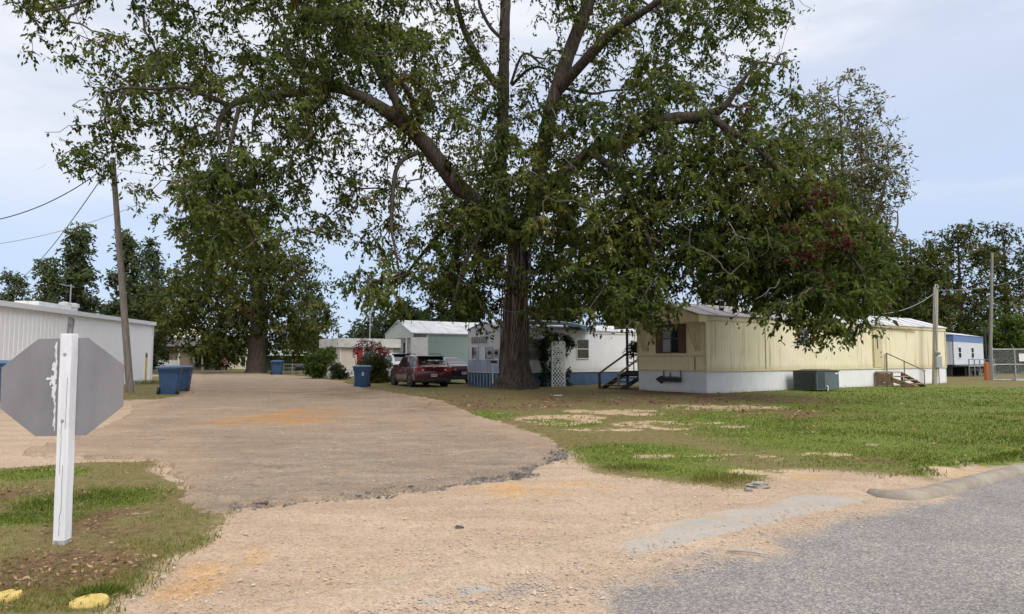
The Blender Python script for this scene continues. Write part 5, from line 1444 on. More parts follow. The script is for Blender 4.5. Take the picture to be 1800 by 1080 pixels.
# ---- far end of the drive: houses ------------------------------------
d_ = 84; bx = P(282, 600, d_).x
fh = thing('porch_house', 'shaded brown house with a dark open porch at the far end behind the blue bins', 'house', (bx, d_, 0), 0)
BRN = M('house_tan', (.30, .25, .19), (.24, .20, .15), .8, 2)
s = MB(); s.box(-1, 5.4, .6, 7, 0, 2.9); s.build('wall', BRN, fh)
s = MB(); s.loft([[(-1.6, -.5, 2.9), (6.2, -.5, 2.9), (6.2, 7.5, 2.9), (-1.6, 7.5, 2.9)], [(-1.2, 2.8, 4.1), (5.8, 2.8, 4.1), (5.8, 4.2, 4.1), (-1.2, 4.2, 4.1)]]); s.build('roof', M('roof_dark', (.07, .065, .06), (.11, .10, .09), .9, 3), fh)
s = MB(); s.box(-1, 2.2, .5, .58, .3, 1.2); s.build('porch_rail', WHITE, fh)
s = MB()
for x_ in (-1, 2.3, 5.2): s.box(x_, x_ + .2, -.2, .0, 0, 2.9)
s.build('porch_post', WHITE, fh)
window(fh, Matrix.Translation((0, .6, 0)), 4.0, 4.8, 1.0, 2.2, WHITE, 'none', .08)
d_ = 92; bx = P(318, 600, d_).x
ph_ = thing('pale_gable_house', 'pale yellow gable rising above the shaded porch house at the drive end', 'house', (bx, d_, 0), 0)
s = MB(); s.prism([(-2.4, 0), (2.4, 0), (2.4, 3.4), (.3, 6.3), (-2.4, 4.2)], 0, 6, Matrix.Rotation(pi / 2, 4, 'X') @ Matrix.Translation((0, 0, -6))); s.build('wall', M('pale_yellow', (.72, .66, .46), (.66, .60, .42), .7, 1), ph_)
s = MB(); s.bar((2.6, -.1, 3.2), (.3, -.1, 6.4), .2, .12); s.bar((-2.6, -.1, 4.1), (.3, -.1, 6.4), .2, .12); s.build('roof_edge', M('roof_dark', (.07, .065, .06)), ph_)
d_ = 92; bx = P(378, 600, d_).x
ch2 = thing('white_cottage', 'small cream cottage with dark windows behind the distant stop sign', 'house', (bx, d_, 0), 0)
s = MB(); s.box(0, 4.6, 0, 5, 0, 2.0); s.build('wall', M('cottage_cream', (.66, .62, .52), (.58, .54, .45), .7, 2), ch2)
s = MB(); s.loft([[(-.3, -.3, 2.0), (4.9, -.3, 2.0), (4.9, 5.3, 2.0), (-.3, 5.3, 2.0)], [(-.3, 2.5, 2.9), (4.9, 2.5, 2.9), (4.9, 2.51, 2.9), (-.3, 2.51, 2.9)]]); s.build('roof', M('roof_grey', (.3, .3, .3)), ch2)
window(ch2, Matrix.Identity(4), 2.6, 3.1, .7, 1.6, M('dark_frame', (.06, .04, .03)), 'none', .06); window(ch2, Matrix.Identity(4), 3.7, 4.1, .5, 1.6, M('dark_frame', (.06, .04, .03)), 'none', .06)
d_ = 78; bx = P(460, 600, d_).x
pv = thing('green_roof_shelter', 'open shelter with a pale green metal roof and green walls beyond the dark tree', 'shelter', (bx, d_, 0), 0)
s = MB(); s.box(0, 6.2, 1, 5, 0, 1.6); s.build('wall', M('shelter_green', (.10, .15, .10), (.14, .20, .13), .8, 2), pv)
s = MB(); s.loft([[(-.4, -.4, 1.75), (6.6, -.4, 1.75), (6.6, 5.5, 1.75), (-.4, 5.5, 1.75)], [(-.4, 2.5, 2.5), (6.6, 2.5, 2.5), (6.6, 2.6, 2.5), (-.4, 2.6, 2.5)]]); s.build('roof', M('roof_pale_green', (.52, .60, .52), (.45, .53, .46), .5, 2), pv)
for x_ in (.1, 3, 6):
    s = MB(); s.bar((x_, 0, 0), (x_, 0, 1.8), .14); s.build('post', WOOD_D, pv)
# mailbox, white box and low wire fence beyond the shelter tree
fn = thing('wire_fence', 'low wire fence on thin posts between the dark tree and the green shrub', 'fence', (P(500, 600, 60).x, 60, 0), 0)
for i in range(6):
    s = MB(); s.bar((i * .75, 0, -.1), (i * .75, 0, 1.0), .07); s.build('post', WOOD_G, fn)
s = MB()
for z in (.25, .6, .92): s.tube([(0, 0, z), (3.75, 0, z)], .018, 5)
s.build('wire', GALV, fn)
gr_ = thing('charcoal_grill', 'small black barrel grill on legs standing in the grass by the wire fence', 'grill', (P(531, 600, 56).x, 56, 0), .3)
s = MB(); s.tube([(-.5, 0, .75), (.5, 0, .75)], .28, 14); s.build('barrel', BLACKM, gr_, smooth=40)
for x_ in (-.4, .4):
    s = MB(); s.bar((x_, -.2, 0), (x_, 0, .6), .05); s.bar((x_, .2, 0), (x_, 0, .6), .05); s.build('leg', BLACKM, gr_)
ub = thing('utility_pedestal', 'grey utility pedestal standing beside the tall bright shrub', 'pedestal', tuple(G(571, 665)))
s = MB(); s.tube([(0, 0, 0), (0, 0, 1.75)], .16, 12); s.build('post', M('ped_grey', (.28, .29, .25), (.2, .21, .18), .8), ub, smooth=40)
s = MB(); s.cbox((0, -.1, 1.6), (.36, .2, .5)); s.build('box', M('ped_grey', (.28, .29, .25)), ub, bevel=.01)

# ================================================================== poles, wires, fence, signs
def pole(name, label, base, top, r0, r1, mat_, cat='utility pole', n=14):
    base = Vector(base); t = thing(name, label, cat, base); L = Vector(top) - base
    s = MB(); s.tube([L * (-.03)] + [L * q for q in (0, .25, .5, .75, 1)], [r0] + [r0 + (r1 - r0) * q for q in (0, .25, .5, .75, 1)], n)
    s.build('shaft', mat_, t, smooth=50); return t, L
POLE = M('pole_wood', (.125, .105, .09), (.21, .18, .16), .9, 4, stretch=(4, 4, .2), bump=.4)
pb = G(229, 691.5); ptop = P(198, 278, pb.y + .4)
up, L = pole('utility_pole', 'tall bare leaning wooden utility pole left of the drive', pb, ptop, .15, .105, POLE)
s = MB(); s.bar(L * .985 + Vector((-.2, -.1, 0)), L * .985 + Vector((.2, -.1, 0)), .05); s.tube([L * .97 + Vector((-.15, -.15, 0)), L * .97 + Vector((-.15, -.15, .12))], .04, 8); s.build('bracket', GALV, up)
WIRE = M('wire_black', (.03, .03, .032), (.045, .045, .05), .6); WIRE_G = M('wire_grey', (.22, .23, .25), (.28, .29, .31), .6)
def wire(label, a, b, sag, r, m):
    a = Vector(a); b = Vector(b); pts = []
    for i in range(25):
        t = i / 24; p = a.lerp(b, t); p.z -= sag * 4 * t * (1 - t); pts.append(p)
    s = MB(); s.tube(pts, r, 6); o = s.build('power_line', m, smooth=60)
    return tag(o, label, 'wire')
tp_ = pb + L * .985
wire('thick dark wire from the leaning pole to the left edge of the photo', tp_, P(-60, 395, 24), .55, .020, WIRE)
wire('dark service wire from the leaning pole sloping steeply down behind the metal building', tp_, P(20, 500, 76), .9, .024, WIRE)
wire('faint pale wire crossing the sky from left behind the leaning pole toward the trees', P(-60, 436, 45), P(330, 318, 52), .9, .022, WIRE_G)
wire('short slack wire from the leaning pole top up into the tree foliage', tp_ + Vector((0, 0, -.1)), P(330, 245, 31), .45, .014, WIRE_G)
wire('pale thin wire from the leaning pole running right toward the broad dark tree', tp_ + Vector((0, 0, -.3)), P(420, 312, 34), .2, .010, WIRE_G)

spb = G(1643, 676.5); sp_top = P(1645, 505, spb.y)
svp, L2 = pole('service_pole', 'short pale wooden service pole with a grey meter cabinet in front of the tan home', spb, sp_top, .135, .12, M('pole_pale', (.40, .36, .28), (.30, .27, .22), .9, 4, stretch=(4, 4, .2), bump=.3), 'service pole')
s = MB(); s.cbox((.16, -.16, 1.25), (.30, .2, .62)); s.build('cabinet', M('cabinet_grey', (.36, .38, .38), (.30, .32, .32), .5), svp, bevel=.012)
s = MB(); s.cbox((.15, -.14, 1.72), (.22, .16, .2)); mb2 = s.build('meter_box', GALV, svp, bevel=.01)
s = MB(); s.lathe([(.085, 0), (.09, .05), (.07, .1), (0, .11)], 14, Matrix.Translation((.15, -.22, 1.72)) @ Matrix.Rotation(pi / 2, 4, 'X')); s.build('meter', GLASS if False else M('meter_glass', (.3, .3, .3), rough=.15), mb2, smooth=40)
s = MB(); s.tube([(.15, -.13, 1.8), (.15, -.13, L2.z - .1), (.22, -.13, L2.z + .12), (.34, -.13, L2.z + .08), (.34, -.13, L2.z - .1)], .035, 8); s.tube([(.17, -.14, -.05), (.17, -.14, .95)], .03, 8); s.build('conduit', GALV, svp, smooth=50)
wire('pale service wire from the service pole down-left into the drooping foliage', spb + L2 * .95, P(1550, 552, 31), .25, .016, WIRE_G)
wire('dark line from the service pole toward the trees on the right', spb + L2 * .97, P(1830, 470, 62), .6, .014, WIRE_G)

tpb = G(1740, 668); tpt = P(1744, 445, tpb.y)
tpole, L3 = pole('thin_pole', 'tall thin grey pole beside the chain-link fence', tpb, tpt, .12, .085, M('pole_grey', (.26, .25, .22), (.19, .18, .16), .9, 4, stretch=(4, 4, .2)), 'pole')
s = MB(); s.bar((-.14, .0, .0), (-.16, .02, L3.z * .42), .08); s.build('conduit', BLACKM, tpole)
ob = thing('orange_marker_post', 'orange marker post standing at the foot of the thin grey pole', 'marker', tuple(G(1735, 668.5)))
s = MB(); s.lathe([(.15, 0), (.15, 1.0), (.13, 1.02), (.13, 1.08), (.15, 1.1), (.12, 1.16), (0, 1.18)], 14); s.build('post', M('orange_plastic', (.55, .17, .05), (.45, .13, .04), .5), ob, smooth=40)

F0 = G(1746, 669.5); 
cf_ = thing('chain_link_fence', 'chain-link fence on galvanised posts at the right edge beyond the lawn', 'fence', F0, R(2))
FL = 14; FH = 2.05
posts = [0, 1.5, 4.5, 7.5, 10.5, 13.5]
for i, x_ in enumerate(posts):
    s = MB(); s.tube([(x_, 0, -.1), (x_, 0, FH)], .05, 10)
    s.tube([(x_, 0, FH), (x_ - .25 if i else x_, -.1, FH + (.3 if i else .05))], .03, 6); s.build('post', GALV, cf_, smooth=50)
s = MB(); s.tube([(0, 0, FH - .02), (FL, 0, FH - .02)], .028, 8); s.tube([(0, 0, 1.05), (FL, 0, 1.05)], .024, 8); s.tube([(0, 0, .06), (FL, 0, .06)], .02, 8); s.build('rail', GALV, cf_)
s = MB(); k = -FH
while k < FL:
    t0 = max(0, -k); t1 = min(FH, FL - k)
    if t1 > t0 + .02:
        s.bar((k + t0, .03, t0), (k + t1, .03, t1), .007); s.bar((FL - k - t0, .036, t0), (FL - k - t1, .036, t1), .007)
    k += .11
s.build('wire_mesh', GALV, cf_, fix=False)
s = MB(); s.box(1.75, 2.35, -.06, -.045, 1.25, 1.75); s.build('sign_plate', WHITE, cf_)
s = MB(); s.box(1.2, FL, -.4, -.1, -.05, .12); s.build('footing', M('footing', (.5, .5, .48), (.4, .4, .38), .9), cf_)

# ---- stop signs -------------------------------------------------------
def octagon(w_, h_, c=.59): 
    a, b = w_ / 2, h_ / 2; ca, cb = a * .41, b * .42
    return [(a, -cb), (a, cb), (ca, b), (-ca, b), (-a, cb), (-a, -cb), (-ca, -b), (ca, -b)]
SB = G(109, 958.5); sd_ = SB.y
ctr = P(113.5, 680, sd_ + .085); ctr_l = P(0, 640, sd_)
sw = 221 * sd_ / F; shh = 171 * sd_ / F * 1.0
ss_ = thing('stop_sign', 'grey back of an octagonal stop sign on a white painted wooden post at the left', 'stop sign', SB, 0)
ALU = M('sign_aluminium', (.255, .25, .265), (.205, .20, .215), .5, 3.2, metal=.25, bump=.03, stretch=(1.2, 1, .5), grime=.25, gcol=(.36, .35, .36))
ptop_ = P(122.5, 587, sd_)
PW = M('post_white_paint', (.74, .75, .78), (.66, .67, .70), .6, 5, stretch=(5, 5, .35), bump=.25, grime=.55, gcol=(.30, .28, .27))
lz = ptop_.z; lx = ptop_.x - SB.x
s = MB(); hw = .045
rings = []
for q in range(9):
    t = q / 8; cx_ = lx * t; z_ = -.05 + (lz + .05) * t; jx = random.uniform(-.0015, .0015)
    rings.append([(cx_ - hw + jx, -.045, z_), (cx_ + hw + jx, -.045, z_), (cx_ + hw + jx, .045, z_), (cx_ - hw + jx, .045, z_)])
s.loft(rings); po = s.build('post', PW, ss_, bevel=.006)
s = MB()   # check cracks in the timber
for (x_, z0, z1) in ((.012, .25, .62), (-.008, .55, .98), (.022, .9, 1.3), (.002, .08, .25)):
    pts = [(lx * ((z0 + (z1 - z0) * q / 8) / lz) + x_ + random.uniform(-.003, .003), -.0462, z0 + (z1 - z0) * q / 8) for q in range(9)]
    for a_, b_ in zip(pts[:-1], pts[1:]): s.bar(a_, b_, .003, .002)
s.build('crack', M('crack_dark', (.22, .21, .21), (.3, .29, .29), .9), po)
s = MB(); s.box(-hw - .002, hw + .002, -.047, .047, -.02, .045); s.build('bare_base', M('bare_wood', (.20, .18, .16), (.42, .41, .40), .9, 22), po)
s = MB(); z_ = lz; s.loft([[(lx - .012, -.02, z_ - .02), (lx + .026, -.02, z_ - .02), (lx + .026, .0, z_ - .02), (lx - .012, .0, z_ - .02)], [(lx - .008, -.02, z_ + .11), (lx + .036, -.02, z_ + .11), (lx + .036, .0, z_ + .11), (lx - .012, .0, z_ + .11)], [(lx - .004, -.024, z_ + .135), (lx + .03, -.024, z_ + .132), (lx + .03, -.006, z_ + .132), (lx - .004, -.006, z_ + .135)]])
s.build('metal_strap', M('strap_grey', (.07, .07, .075), (.17, .17, .175), .7, 16), ss_)
RM = Matrix.Translation((ctr.x - SB.x, .052, ctr.z)) @ Matrix.Rotation(R(-2), 4, 'Z') @ Matrix.Rotation(R(-1.2), 4, 'Y') @ Matrix.Rotation(pi / 2, 4, 'X')
s = MB(); s.prism(octagon(sw, shh), -.0035, 0, RM); pl = s.build('sign_plate', ALU, ss_)
s = MB(); s.prism(octagon(sw, shh), -.0055, -.0037, RM); s.build('sign_face', M('stop_red', (.42, .02, .03), (.36, .018, .025), .4), pl)
s = MB()     # white over-spray and drips left of the post, on the plate
def blob(cx_, cz_, rx, rz, k=13):
    return [(cx_ + rx * cos(2 * pi * j / k) * random.uniform(.55, 1.25), cz_ + rz * sin(2 * pi * j / k) * random.uniform(.6, 1.2)) for j in range(k)]
for q in range(70):
    z_ = random.uniform(-.34, .34); wgt = .6 + .8 * (abs(z_ - .05) < .15)
    s.prism(blob(-.048 - abs(random.gauss(0, .011)) * wgt, z_, random.uniform(.004, .010) * wgt, random.uniform(.012, .034)), .0002, .0012 + q * 1e-5, RM)
for q in range(9): s.prism(blob(-.07 - q * .0065, .068 + random.gauss(0, .004), .012, .008), .0002, .0022 + q * 2e-5, RM)
for q in range(10): s.prism(blob(.062 + abs(random.gauss(0, .012)), random.choice([.33, .05, .02, -.05]) + random.gauss(0, .02), .004, .008), .0002, .0012 + q * 1e-5, RM)
s.build('paint_splash', M('splash_white', (.72, .73, .76), (.62, .63, .66), .7, 30), pl, fix=False)
s = MB()
for z_ in (.26, -.26): s.lathe([(.012, 0), (.012, .008), (0, .010)], 6, Matrix.Translation((lx * (ctr.z + z_) / lz, -.045, ctr.z + z_)) @ Matrix.Rotation(pi / 2, 4, 'X'))
s.build('bolt', GALV, ss_)

fs0 = G(394, 656.5); fs0 = Vector((P(395, 637, 66).x, 66, 0))
f2 = thing('stop_sign', 'small distant red stop sign facing the drive from its far end', 'stop sign', fs0, 0)
s = MB(); s.bar((0, 0, -.1), (0, 0, 1.5), .06); s.build('post', GALV, f2)
R2 = Matrix.Translation((0, -.05, 1.08)) @ Matrix.Rotation(pi / 2, 4, 'X')
s = MB(); s.prism(octagon(.62, .5), 0, .01, R2); s.build('sign_edge', WHITE, f2)
s = MB(); s.prism(octagon(.56, .45), .011, .015, R2); s.build('sign_face', M('stop_red', (.42, .02, .03)), f2)
cu = bpy.data.curves.new('lettering', 'FONT'); cu.body = 'STOP'; cu.size = .2; cu.align_x = 'CENTER'; cu.align_y = 'CENTER'; cu.extrude = .002; cu.materials.append(WHITE)
lo = bpy.data.objects.new('lettering', cu); COL.objects.link(lo); lo.parent = f2; lo.location = (0, -.068, 1.08); lo.rotation_euler = (pi / 2, 0, 0)
bpy.context.view_layer.update()
lm_ = bpy.data.meshes.new_from_object(lo.evaluated_get(bpy.context.evaluated_depsgraph_get()))
bpy.data.objects.remove(lo); lo = bpy.data.objects.new('lettering', lm_); COL.objects.link(lo); lo.parent = f2; lo.location = (0, -.068, 1.08); lo.rotation_euler = (pi / 2, 0, 0)

# ---- yellow painted discs at the lower left -----------------------------
YD = M('yellow_disc_paint', (.66, .50, .17), (.56, .40, .11), .8, 22, bump=.4, grime=.85, gcol=(.34, .25, .12))
def disc(label, px, py, rx, ry, h, tilt):
    c = G(px, py); t = thing('yellow_disc', label, 'marker disc', c, random.uniform(0, 3), 'yellow painted concrete discs at the verge')
    t.rotation_euler = (R(tilt), R(-tilt * .6), 0)
    n = 36; jit = [random.uniform(.95, 1.05) for _ in range(n)]
    prof = [(1.0, -.04), (1.0, h * .8), (.975, h), (.6, h * 1.02), (.3, h * 1.02), (.0, h)]
    rings = [[(rx * r * jit[j] * cos(2 * pi * j / n), ry * r * jit[j] * sin(2 * pi * j / n), z + (random.uniform(-.001, .001))) for j in range(n)] for r, z in prof[:-1]]
    s = MB(); s.loft(rings); s.build('slab', YD, t, smooth=50)
    return t
disc('yellow painted round concrete disc on the verge nearest the driveway', 156, 1062, .100, .100, .024, 3)
disc('yellow painted round disc cut by the left photo edge', 8, 1053, .088, .088, .024, 4)

# rubble and litter
ck = M('concrete_chunk', (.40, .37, .33), (.26, .24, .21), .9, 14, bump=.8)
def chunk(name, label, px, py, rx, ry, rz, m, cat):
    c = G(px, py); bm = bmesh.new(); bmesh.ops.create_icosphere(bm, subdivisions=3, radius=1)
    for v_ in bm.verts:
        n_ = float(fbm(np.array(v_.co.x + 3), np.array(v_.co.y * 1.3 + v_.co.z * 2), 1.4, int(px) % 50, 3)); v_.co *= .45 + 1.1 * n_
        v_.co = Vector((v_.co.x * rx, v_.co.y * ry, v_.co.z * rz))
    me = bpy.data.meshes.new(name); bm.to_mesh(me); bm.free(); me.materials.append(m)
    o = bpy.data.objects.new(name, me); COL.objects.link(o); o.location = c + Vector((0, 0, rz * .2)); return tag(o, label, cat)
chunk('concrete_lump', 'grey broken concrete lump in the sand at the lawn tip', 1332, 856, .13, .09, .045, ck, 'rubble')
chunk('concrete_lump', 'small dark rubble piece at the left end of the rolled kerb', 1316, 862, .05, .04, .02, ck, 'rubble')
chunk('asphalt_chunk', 'small dark asphalt crumb lying on the sandy apron', 808, 928, .035, .02, .018, M('asphalt_dark', (.07, .065, .065), (.12, .11, .11), .9), 'rubble')
sk = MB(); a = G(1278, 967, .03); b = G(1352, 975, .03); sk.tube([a, a.lerp(b, .5) + Vector((0, .01, .004)), b], [.012, .010, .007], 6)
tag(sk.build('stick', M('stick_grey', (.50, .47, .42), (.36, .33, .30), .9, 9), smooth=60), 'pale bleached stick lying on the road edge dust', 'stick')
ppx = G(980, 696.5, .02)
pa = MB(); pa.prism([(-.16, -.1), (.14, -.12), (.2, .08), (-.1, .13)], .02, .035, Matrix.Translation(ppx)); tag(pa.build('paper_scrap', WHITE), 'white scrap of paper on the ground right of the big trunk', 'litter')

# ================================================================== vehicles
def paint(name, c, c2=None, rough=.25):
    m, t = nt(name); g = NG(t); v = g.coord()
    col = g.ramp(g.noise(v, 3, 4), [(.3, c), (.7, c2 or tuple(x * .85 for x in c))])
    p = g.out(col, g.rng(g.noise(v, 9, 4), .3, .7, rough, rough + .1), .25, None, .5)
    p.inputs['Coat Weight'].default_value = .7; p.inputs['Coat Roughness'].default_value = .08
    return m
TYRE = M('tyre_rubber', (.014, .014, .014), (.03, .028, .026), .85, 9)
RIM = M('rim_dark', (.10, .10, .105), (.16, .16, .165), .35, 6, metal=.8)
CGLASS, t = nt('car_glass'); g = NG(t); g.out((.012, .014, .016), .04, 0, None, .9)
LAMP = M('tail_lamp_red', (.30, .012, .015), (.38, .03, .03), .15, 5); LAMPW = M('lamp_clear', (.62, .55, .52), (.7, .62, .6), .15, 5)
CHROME = M('chrome', (.6, .6, .6), (.5, .5, .5), .15, 5, metal=1)
SUV = [(-.50, .42, .80, .88, .90, .86), (-.488, .30, .93, 1.04, .96, .88), (-.462, .25, 1.0, 1.13, .99, .84), (-.425, .24, 1.01, 1.36, 1.0, .79), (-.385, .23, 1.01, 1.54, 1.0, .755), (-.28, .22, 1.0, 1.615, 1.0, .745), (-.12, .21, .98, 1.645, 1.0, .745), (.03, .21, .965, 1.625, 1.0, .745), (.10, .21, .96, 1.56, 1.0, .745), (.18, .21, .955, 1.30, 1.0, .77), (.255, .22, .95, 1.03, 1.0, .82), (.36, .23, .91, .975, .985, .82), (.44, .25, .82, .89, .95, .78), (.485, .30, .70, .76, .89, .74), (.50, .40, .58, .64, .84, .70)]
SEDAN = [(-.50, .45, .74, .80, .88, .82), (-.485, .32, .86, .95, .95, .84), (-.44, .26, .92, 1.04, .985, .82), (-.36, .24, .93, 1.07, 1.0, .79), (-.29, .22, .93, 1.15, 1.0, .76), (-.20, .21, .92, 1.36, 1.0, .72), (-.10, .20, .91, 1.435, 1.0, .71), (.02, .20, .90, 1.44, 1.0, .71), (.10, .20, .90, 1.38, 1.0, .72), (.18, .20, .89, 1.16, 1.0, .76), (.245, .21, .88, .96, 1.0, .80), (.36, .23, .84, .90, .985, .80), (.44, .25, .76, .82, .95, .76), (.485, .3, .66, .70, .88, .72), (.50, .4, .56, .60, .84, .7)]
def car(name, label, cat, loc, heading, prof, Lc, Wc, body_m, rear_glass, side, wheel_r=.36, hscale=1.0, kind='suv', lid=False, group=None):
    t = thing(name, label, cat, loc, heading, group)
    hw = Wc / 2; st = [(y * Lc, zb * hscale, be * hscale, tp * hscale, a * hw, b * hw) for y, zb, be, tp, a, b in prof]
    def ring(s):
        y, zb, be, tp, w1, w2 = s; zm = zb + (be - zb) * .5
        h = [(0, zb), (w1 * .82, zb), (w1 * .975, zb + .09), (w1 * 1.0, zm), (w1 * .985, be - .05), (w1 * .955, be), (w1 * .955 + (w2 - w1 * .955) * .5, (be + tp) / 2 + .012), (w2 + .02, tp - .055), (w2 - .05, tp - .012), (w2 * .5, tp + .008), (0, tp + .012)]
        return [(x, y, z) for x, z in h] + [(-x, y, z) for x, z in h[-2:0:-1]]
    b = MB(); b.loft([ring(s) for s in st]); body = b.build('body', body_m, t, smooth=32)
    def interp(y):
        for a, c in zip(st[:-1], st[1:]):
            if a[0] <= y <= c[0]:
                k = (y - a[0]) / (c[0] - a[0]); return [p + (q - p) * k for p, q in zip(a, c)]
        return list(st[-1] if y > 0 else st[0])
    def sx_(s, f):
        x0 = s[4] * .955; x1 = s[5] + .02; z0 = s[2]; z1 = s[3] - .055
        xm = x0 + (s[5] - x0) * .5; zm = (s[2] + s[3]) / 2 + .012
        z = z0 + (z1 - z0) * f
        x = x0 + (xm - x0) * (z - z0) / (zm - z0) if z < zm else xm + (x1 - xm) * (z - zm) / (z1 - zm + 1e-6)
        return x + .007, z
    for sg in (-1, 1):
        for (ya, yb) in side:
            n = 8; vs = []
            for i in range(n + 1):
                s = interp((ya + (yb - ya) * i / n) * Lc)
                for f in (.07, .5, .90):
                    x, z = sx_(s, f); vs.append((sg * x, s[0], z))
            m = MB(); m.add(vs, [(i * 3 + j, i * 3 + j + 1, i * 3 + j + 4, i * 3 + j + 3) for i in range(n) for j in (0, 1)])
            m.build('side_window', CGLASS, t, fix=False)
    # rear and front glass lie on the sloped roof ends
    for nm, (ya, yb, ins) in (('rear_window', rear_glass), ('windscreen', (.245, .105, .10))):
        vs = []; n = 6
        for i in range(n + 1):
            s = interp((ya + (yb - ya) * i / n) * Lc); wv = s[5] - ins
            dy = -.012 if nm == 'rear_window' else .012
            for q in (-1, -.5, 0, .5, 1): vs.append((wv * q, s[0] + dy, s[3] + .02 + (-.012 if abs(q) == 1 else 0)))
        m = MB(); m.add(vs, [(i * 5 + j, i * 5 + j + 1, i * 5 + j + 6, i * 5 + j + 5) for i in range(n) for j in range(4)]); m.build(nm, CGLASS, t, fix=False)
    # wheels
    for sg in (-1, 1):
        for y in (-.295 * Lc, .30 * Lc):
            X_ = Matrix.Translation((sg * (hw - .10), y, wheel_r)) @ Matrix.Rotation(pi / 2 * sg, 4, 'Y')
            a = MB(); a.lathe([(wheel_r + .055, -.02), (wheel_r + .055, .103), (wheel_r - .06, .105), (wheel_r - .06, -.02)], 28, X_); a.build('wheel_arch', BLACKP, t, smooth=40)
            a = MB(); a.lathe([(wheel_r * .62, -.12), (wheel_r * .93, -.13), (wheel_r, -.10), (wheel_r, .08), (wheel_r * .93, .112), (wheel_r * .62, .10), (wheel_r * .62, -.12)], 28, X_); wh_ = a.build('wheel', TYRE, t, smooth=45)
            a = MB(); a.lathe([(wheel_r * .63, .06), (wheel_r * .63, .095), (wheel_r * .56, .10), (wheel_r * .54, .05), (0, .05)], 24, X_)
            for k in range(5):
                an = k * 2 * pi / 5; a.bar((wheel_r * .1 * cos(an), wheel_r * .1 * sin(an), .075), (wheel_r * .58 * cos(an), wheel_r * .58 * sin(an), .085), .07, .035, X_)
            a.build('rim', RIM, wh_, smooth=40)
    s0 = st[1]; yr = st[0][0]
    # rear details
    zb = 0.90 * hscale if kind == 'suv' else .80 * hscale
    for sg in (-1, 1):
        m = MB(); xo = s0[4]
        m.loft([[(sg * (xo - .42), yr - .012, zb - .06), (sg * (xo - .42), yr - .012, zb + .05), (sg * (xo - .42), yr + .05, zb + .05), (sg * (xo - .42), yr + .05, zb - .06)],
                [(sg * (xo - .05), yr + .0, zb - .09), (sg * (xo - .05), yr + .0, zb + .085), (sg * (xo - .05), yr + .12, zb + .085), (sg * (xo - .05), yr + .12, zb - .09)],
                [(sg * (xo + .022), yr + .14, zb - .06), (sg * (xo + .022), yr + .14, zb + .09), (sg * (xo - .03), yr + .34, zb + .09), (sg * (xo - .03), yr + .34, zb - .03)]])
        tl = m.build('tail_light', LAMP, t, bevel=.006)
        m = MB(); m.box(sg * (xo - .34) - .055, sg * (xo - .34) + .055, yr - .022, yr + .0, zb - .045, zb + .015); m.build('reverse_lamp', LAMPW, tl)
    zp = (.62 if kind == 'suv' else .60) * hscale
    m = MB(); m.box(-.16, .16, yr - .02, yr + .04, zp - .08, zp + .08); pl = m.build('number_plate', M('plate_white', (.66, .66, .66), (.6, .6, .62), .5, 5), t)
    m = MB(); m.box(-.15, .15, yr - .024, yr - .021, zp + .045, zp + .075)
    for i in range(6): m.box(-.13 + i * .044, -.10 + i * .044, yr - .024, yr - .021, zp - .04, zp + .025)
    m.build('plate_marks', M('plate_red', (.45, .12, .14), (.3, .1, .14)), pl)
    m = MB(); m.loft([[(-hw * .93, yr + .25, .26), (hw * .93, yr + .25, .26), (hw * .95, yr + .25, .46), (-hw * .95, yr + .25, .46)], [(-hw * .86, yr - .035, .30), (hw * .86, yr - .035, .30), (hw * .88, yr - .03, .46), (-hw * .88, yr - .03, .46)]]); m.build('bumper', BLACKP, t, bevel=.02)
    m = MB()
    for sg in (-1, 1): m.box(sg * hw - .01 if sg > 0 else -hw - .012, hw + .012 if sg > 0 else -hw + .01, -.16 * Lc, .16 * Lc, .22, .34)
    m.build('sill_trim', BLACKP, t, bevel=.01)
    for sg in (-1, 1):
        m = MB(); s = interp(.13 * Lc); m.cbox((sg * (s[4] + .10), .135 * Lc, s[2] + .10), (.22, .12, .16)); m.build('mirror', body_m, t, bevel=.04)
        for yy in (-.16, .02):
            s = interp(yy * Lc); m = MB(); m.cbox((sg * (s[4] * .995 + .004), yy * Lc, s[2] - .12), (.03, .17, .035)); m.build('door_handle', CHROME, t, bevel=.008)
        m = MB()
        for yy in (-.205, -.02, .165):
            for z_ in (0,): s = interp(yy * Lc); m.box(sg * s[4] * .998 - .004, sg * s[4] * .998 + .004, yy * Lc - .006, yy * Lc + .006, s[1] + .12, s[2] - .06)
        m.build('door_gap', BLACKP, t)
    if kind == 'suv':
        m = MB(); s = interp(-.375 * Lc); m.loft([[(-s[5] * .95, s[0] + .1, s[3] + .0), (s[5] * .95, s[0] + .1, s[3] + .0), (s[5] * .95, s[0] + .1, s[3] + .06), (-s[5] * .95, s[0] + .1, s[3] + .06)], [(-s[5] * .92, s[0] - .22, s[3] - .0), (s[5] * .92, s[0] - .22, s[3] - .0), (s[5] * .92, s[0] - .22, s[3] + .035), (-s[5] * .92, s[0] - .22, s[3] + .035)]]); m.build('spoiler', BLACKP, t, bevel=.01)
        m = MB()
        for sg in (-1, 1): m.tube([(sg * .70 * hw, -.30 * Lc, 1.63 * hscale), (sg * .70 * hw, -.28 * Lc, 1.70 * hscale), (sg * .70 * hw, .0, 1.715 * hscale), (sg * .70 * hw, .05 * Lc, 1.66 * hscale)], .02, 6)
        m.build('roof_rail', BLACKP, t)
        m = MB(); m.cbox((0, yr - .005, 1.0 * hscale), (.12, .03, .07)); m.build('emblem', CHROME, t, bevel=.02)
        m = MB(); m.tube([(-.35, -.452 * Lc, 1.16 * hscale), (.1, -.43 * Lc, 1.30 * hscale)], .012, 5); m.build('rear_wiper', BLACKP, t)
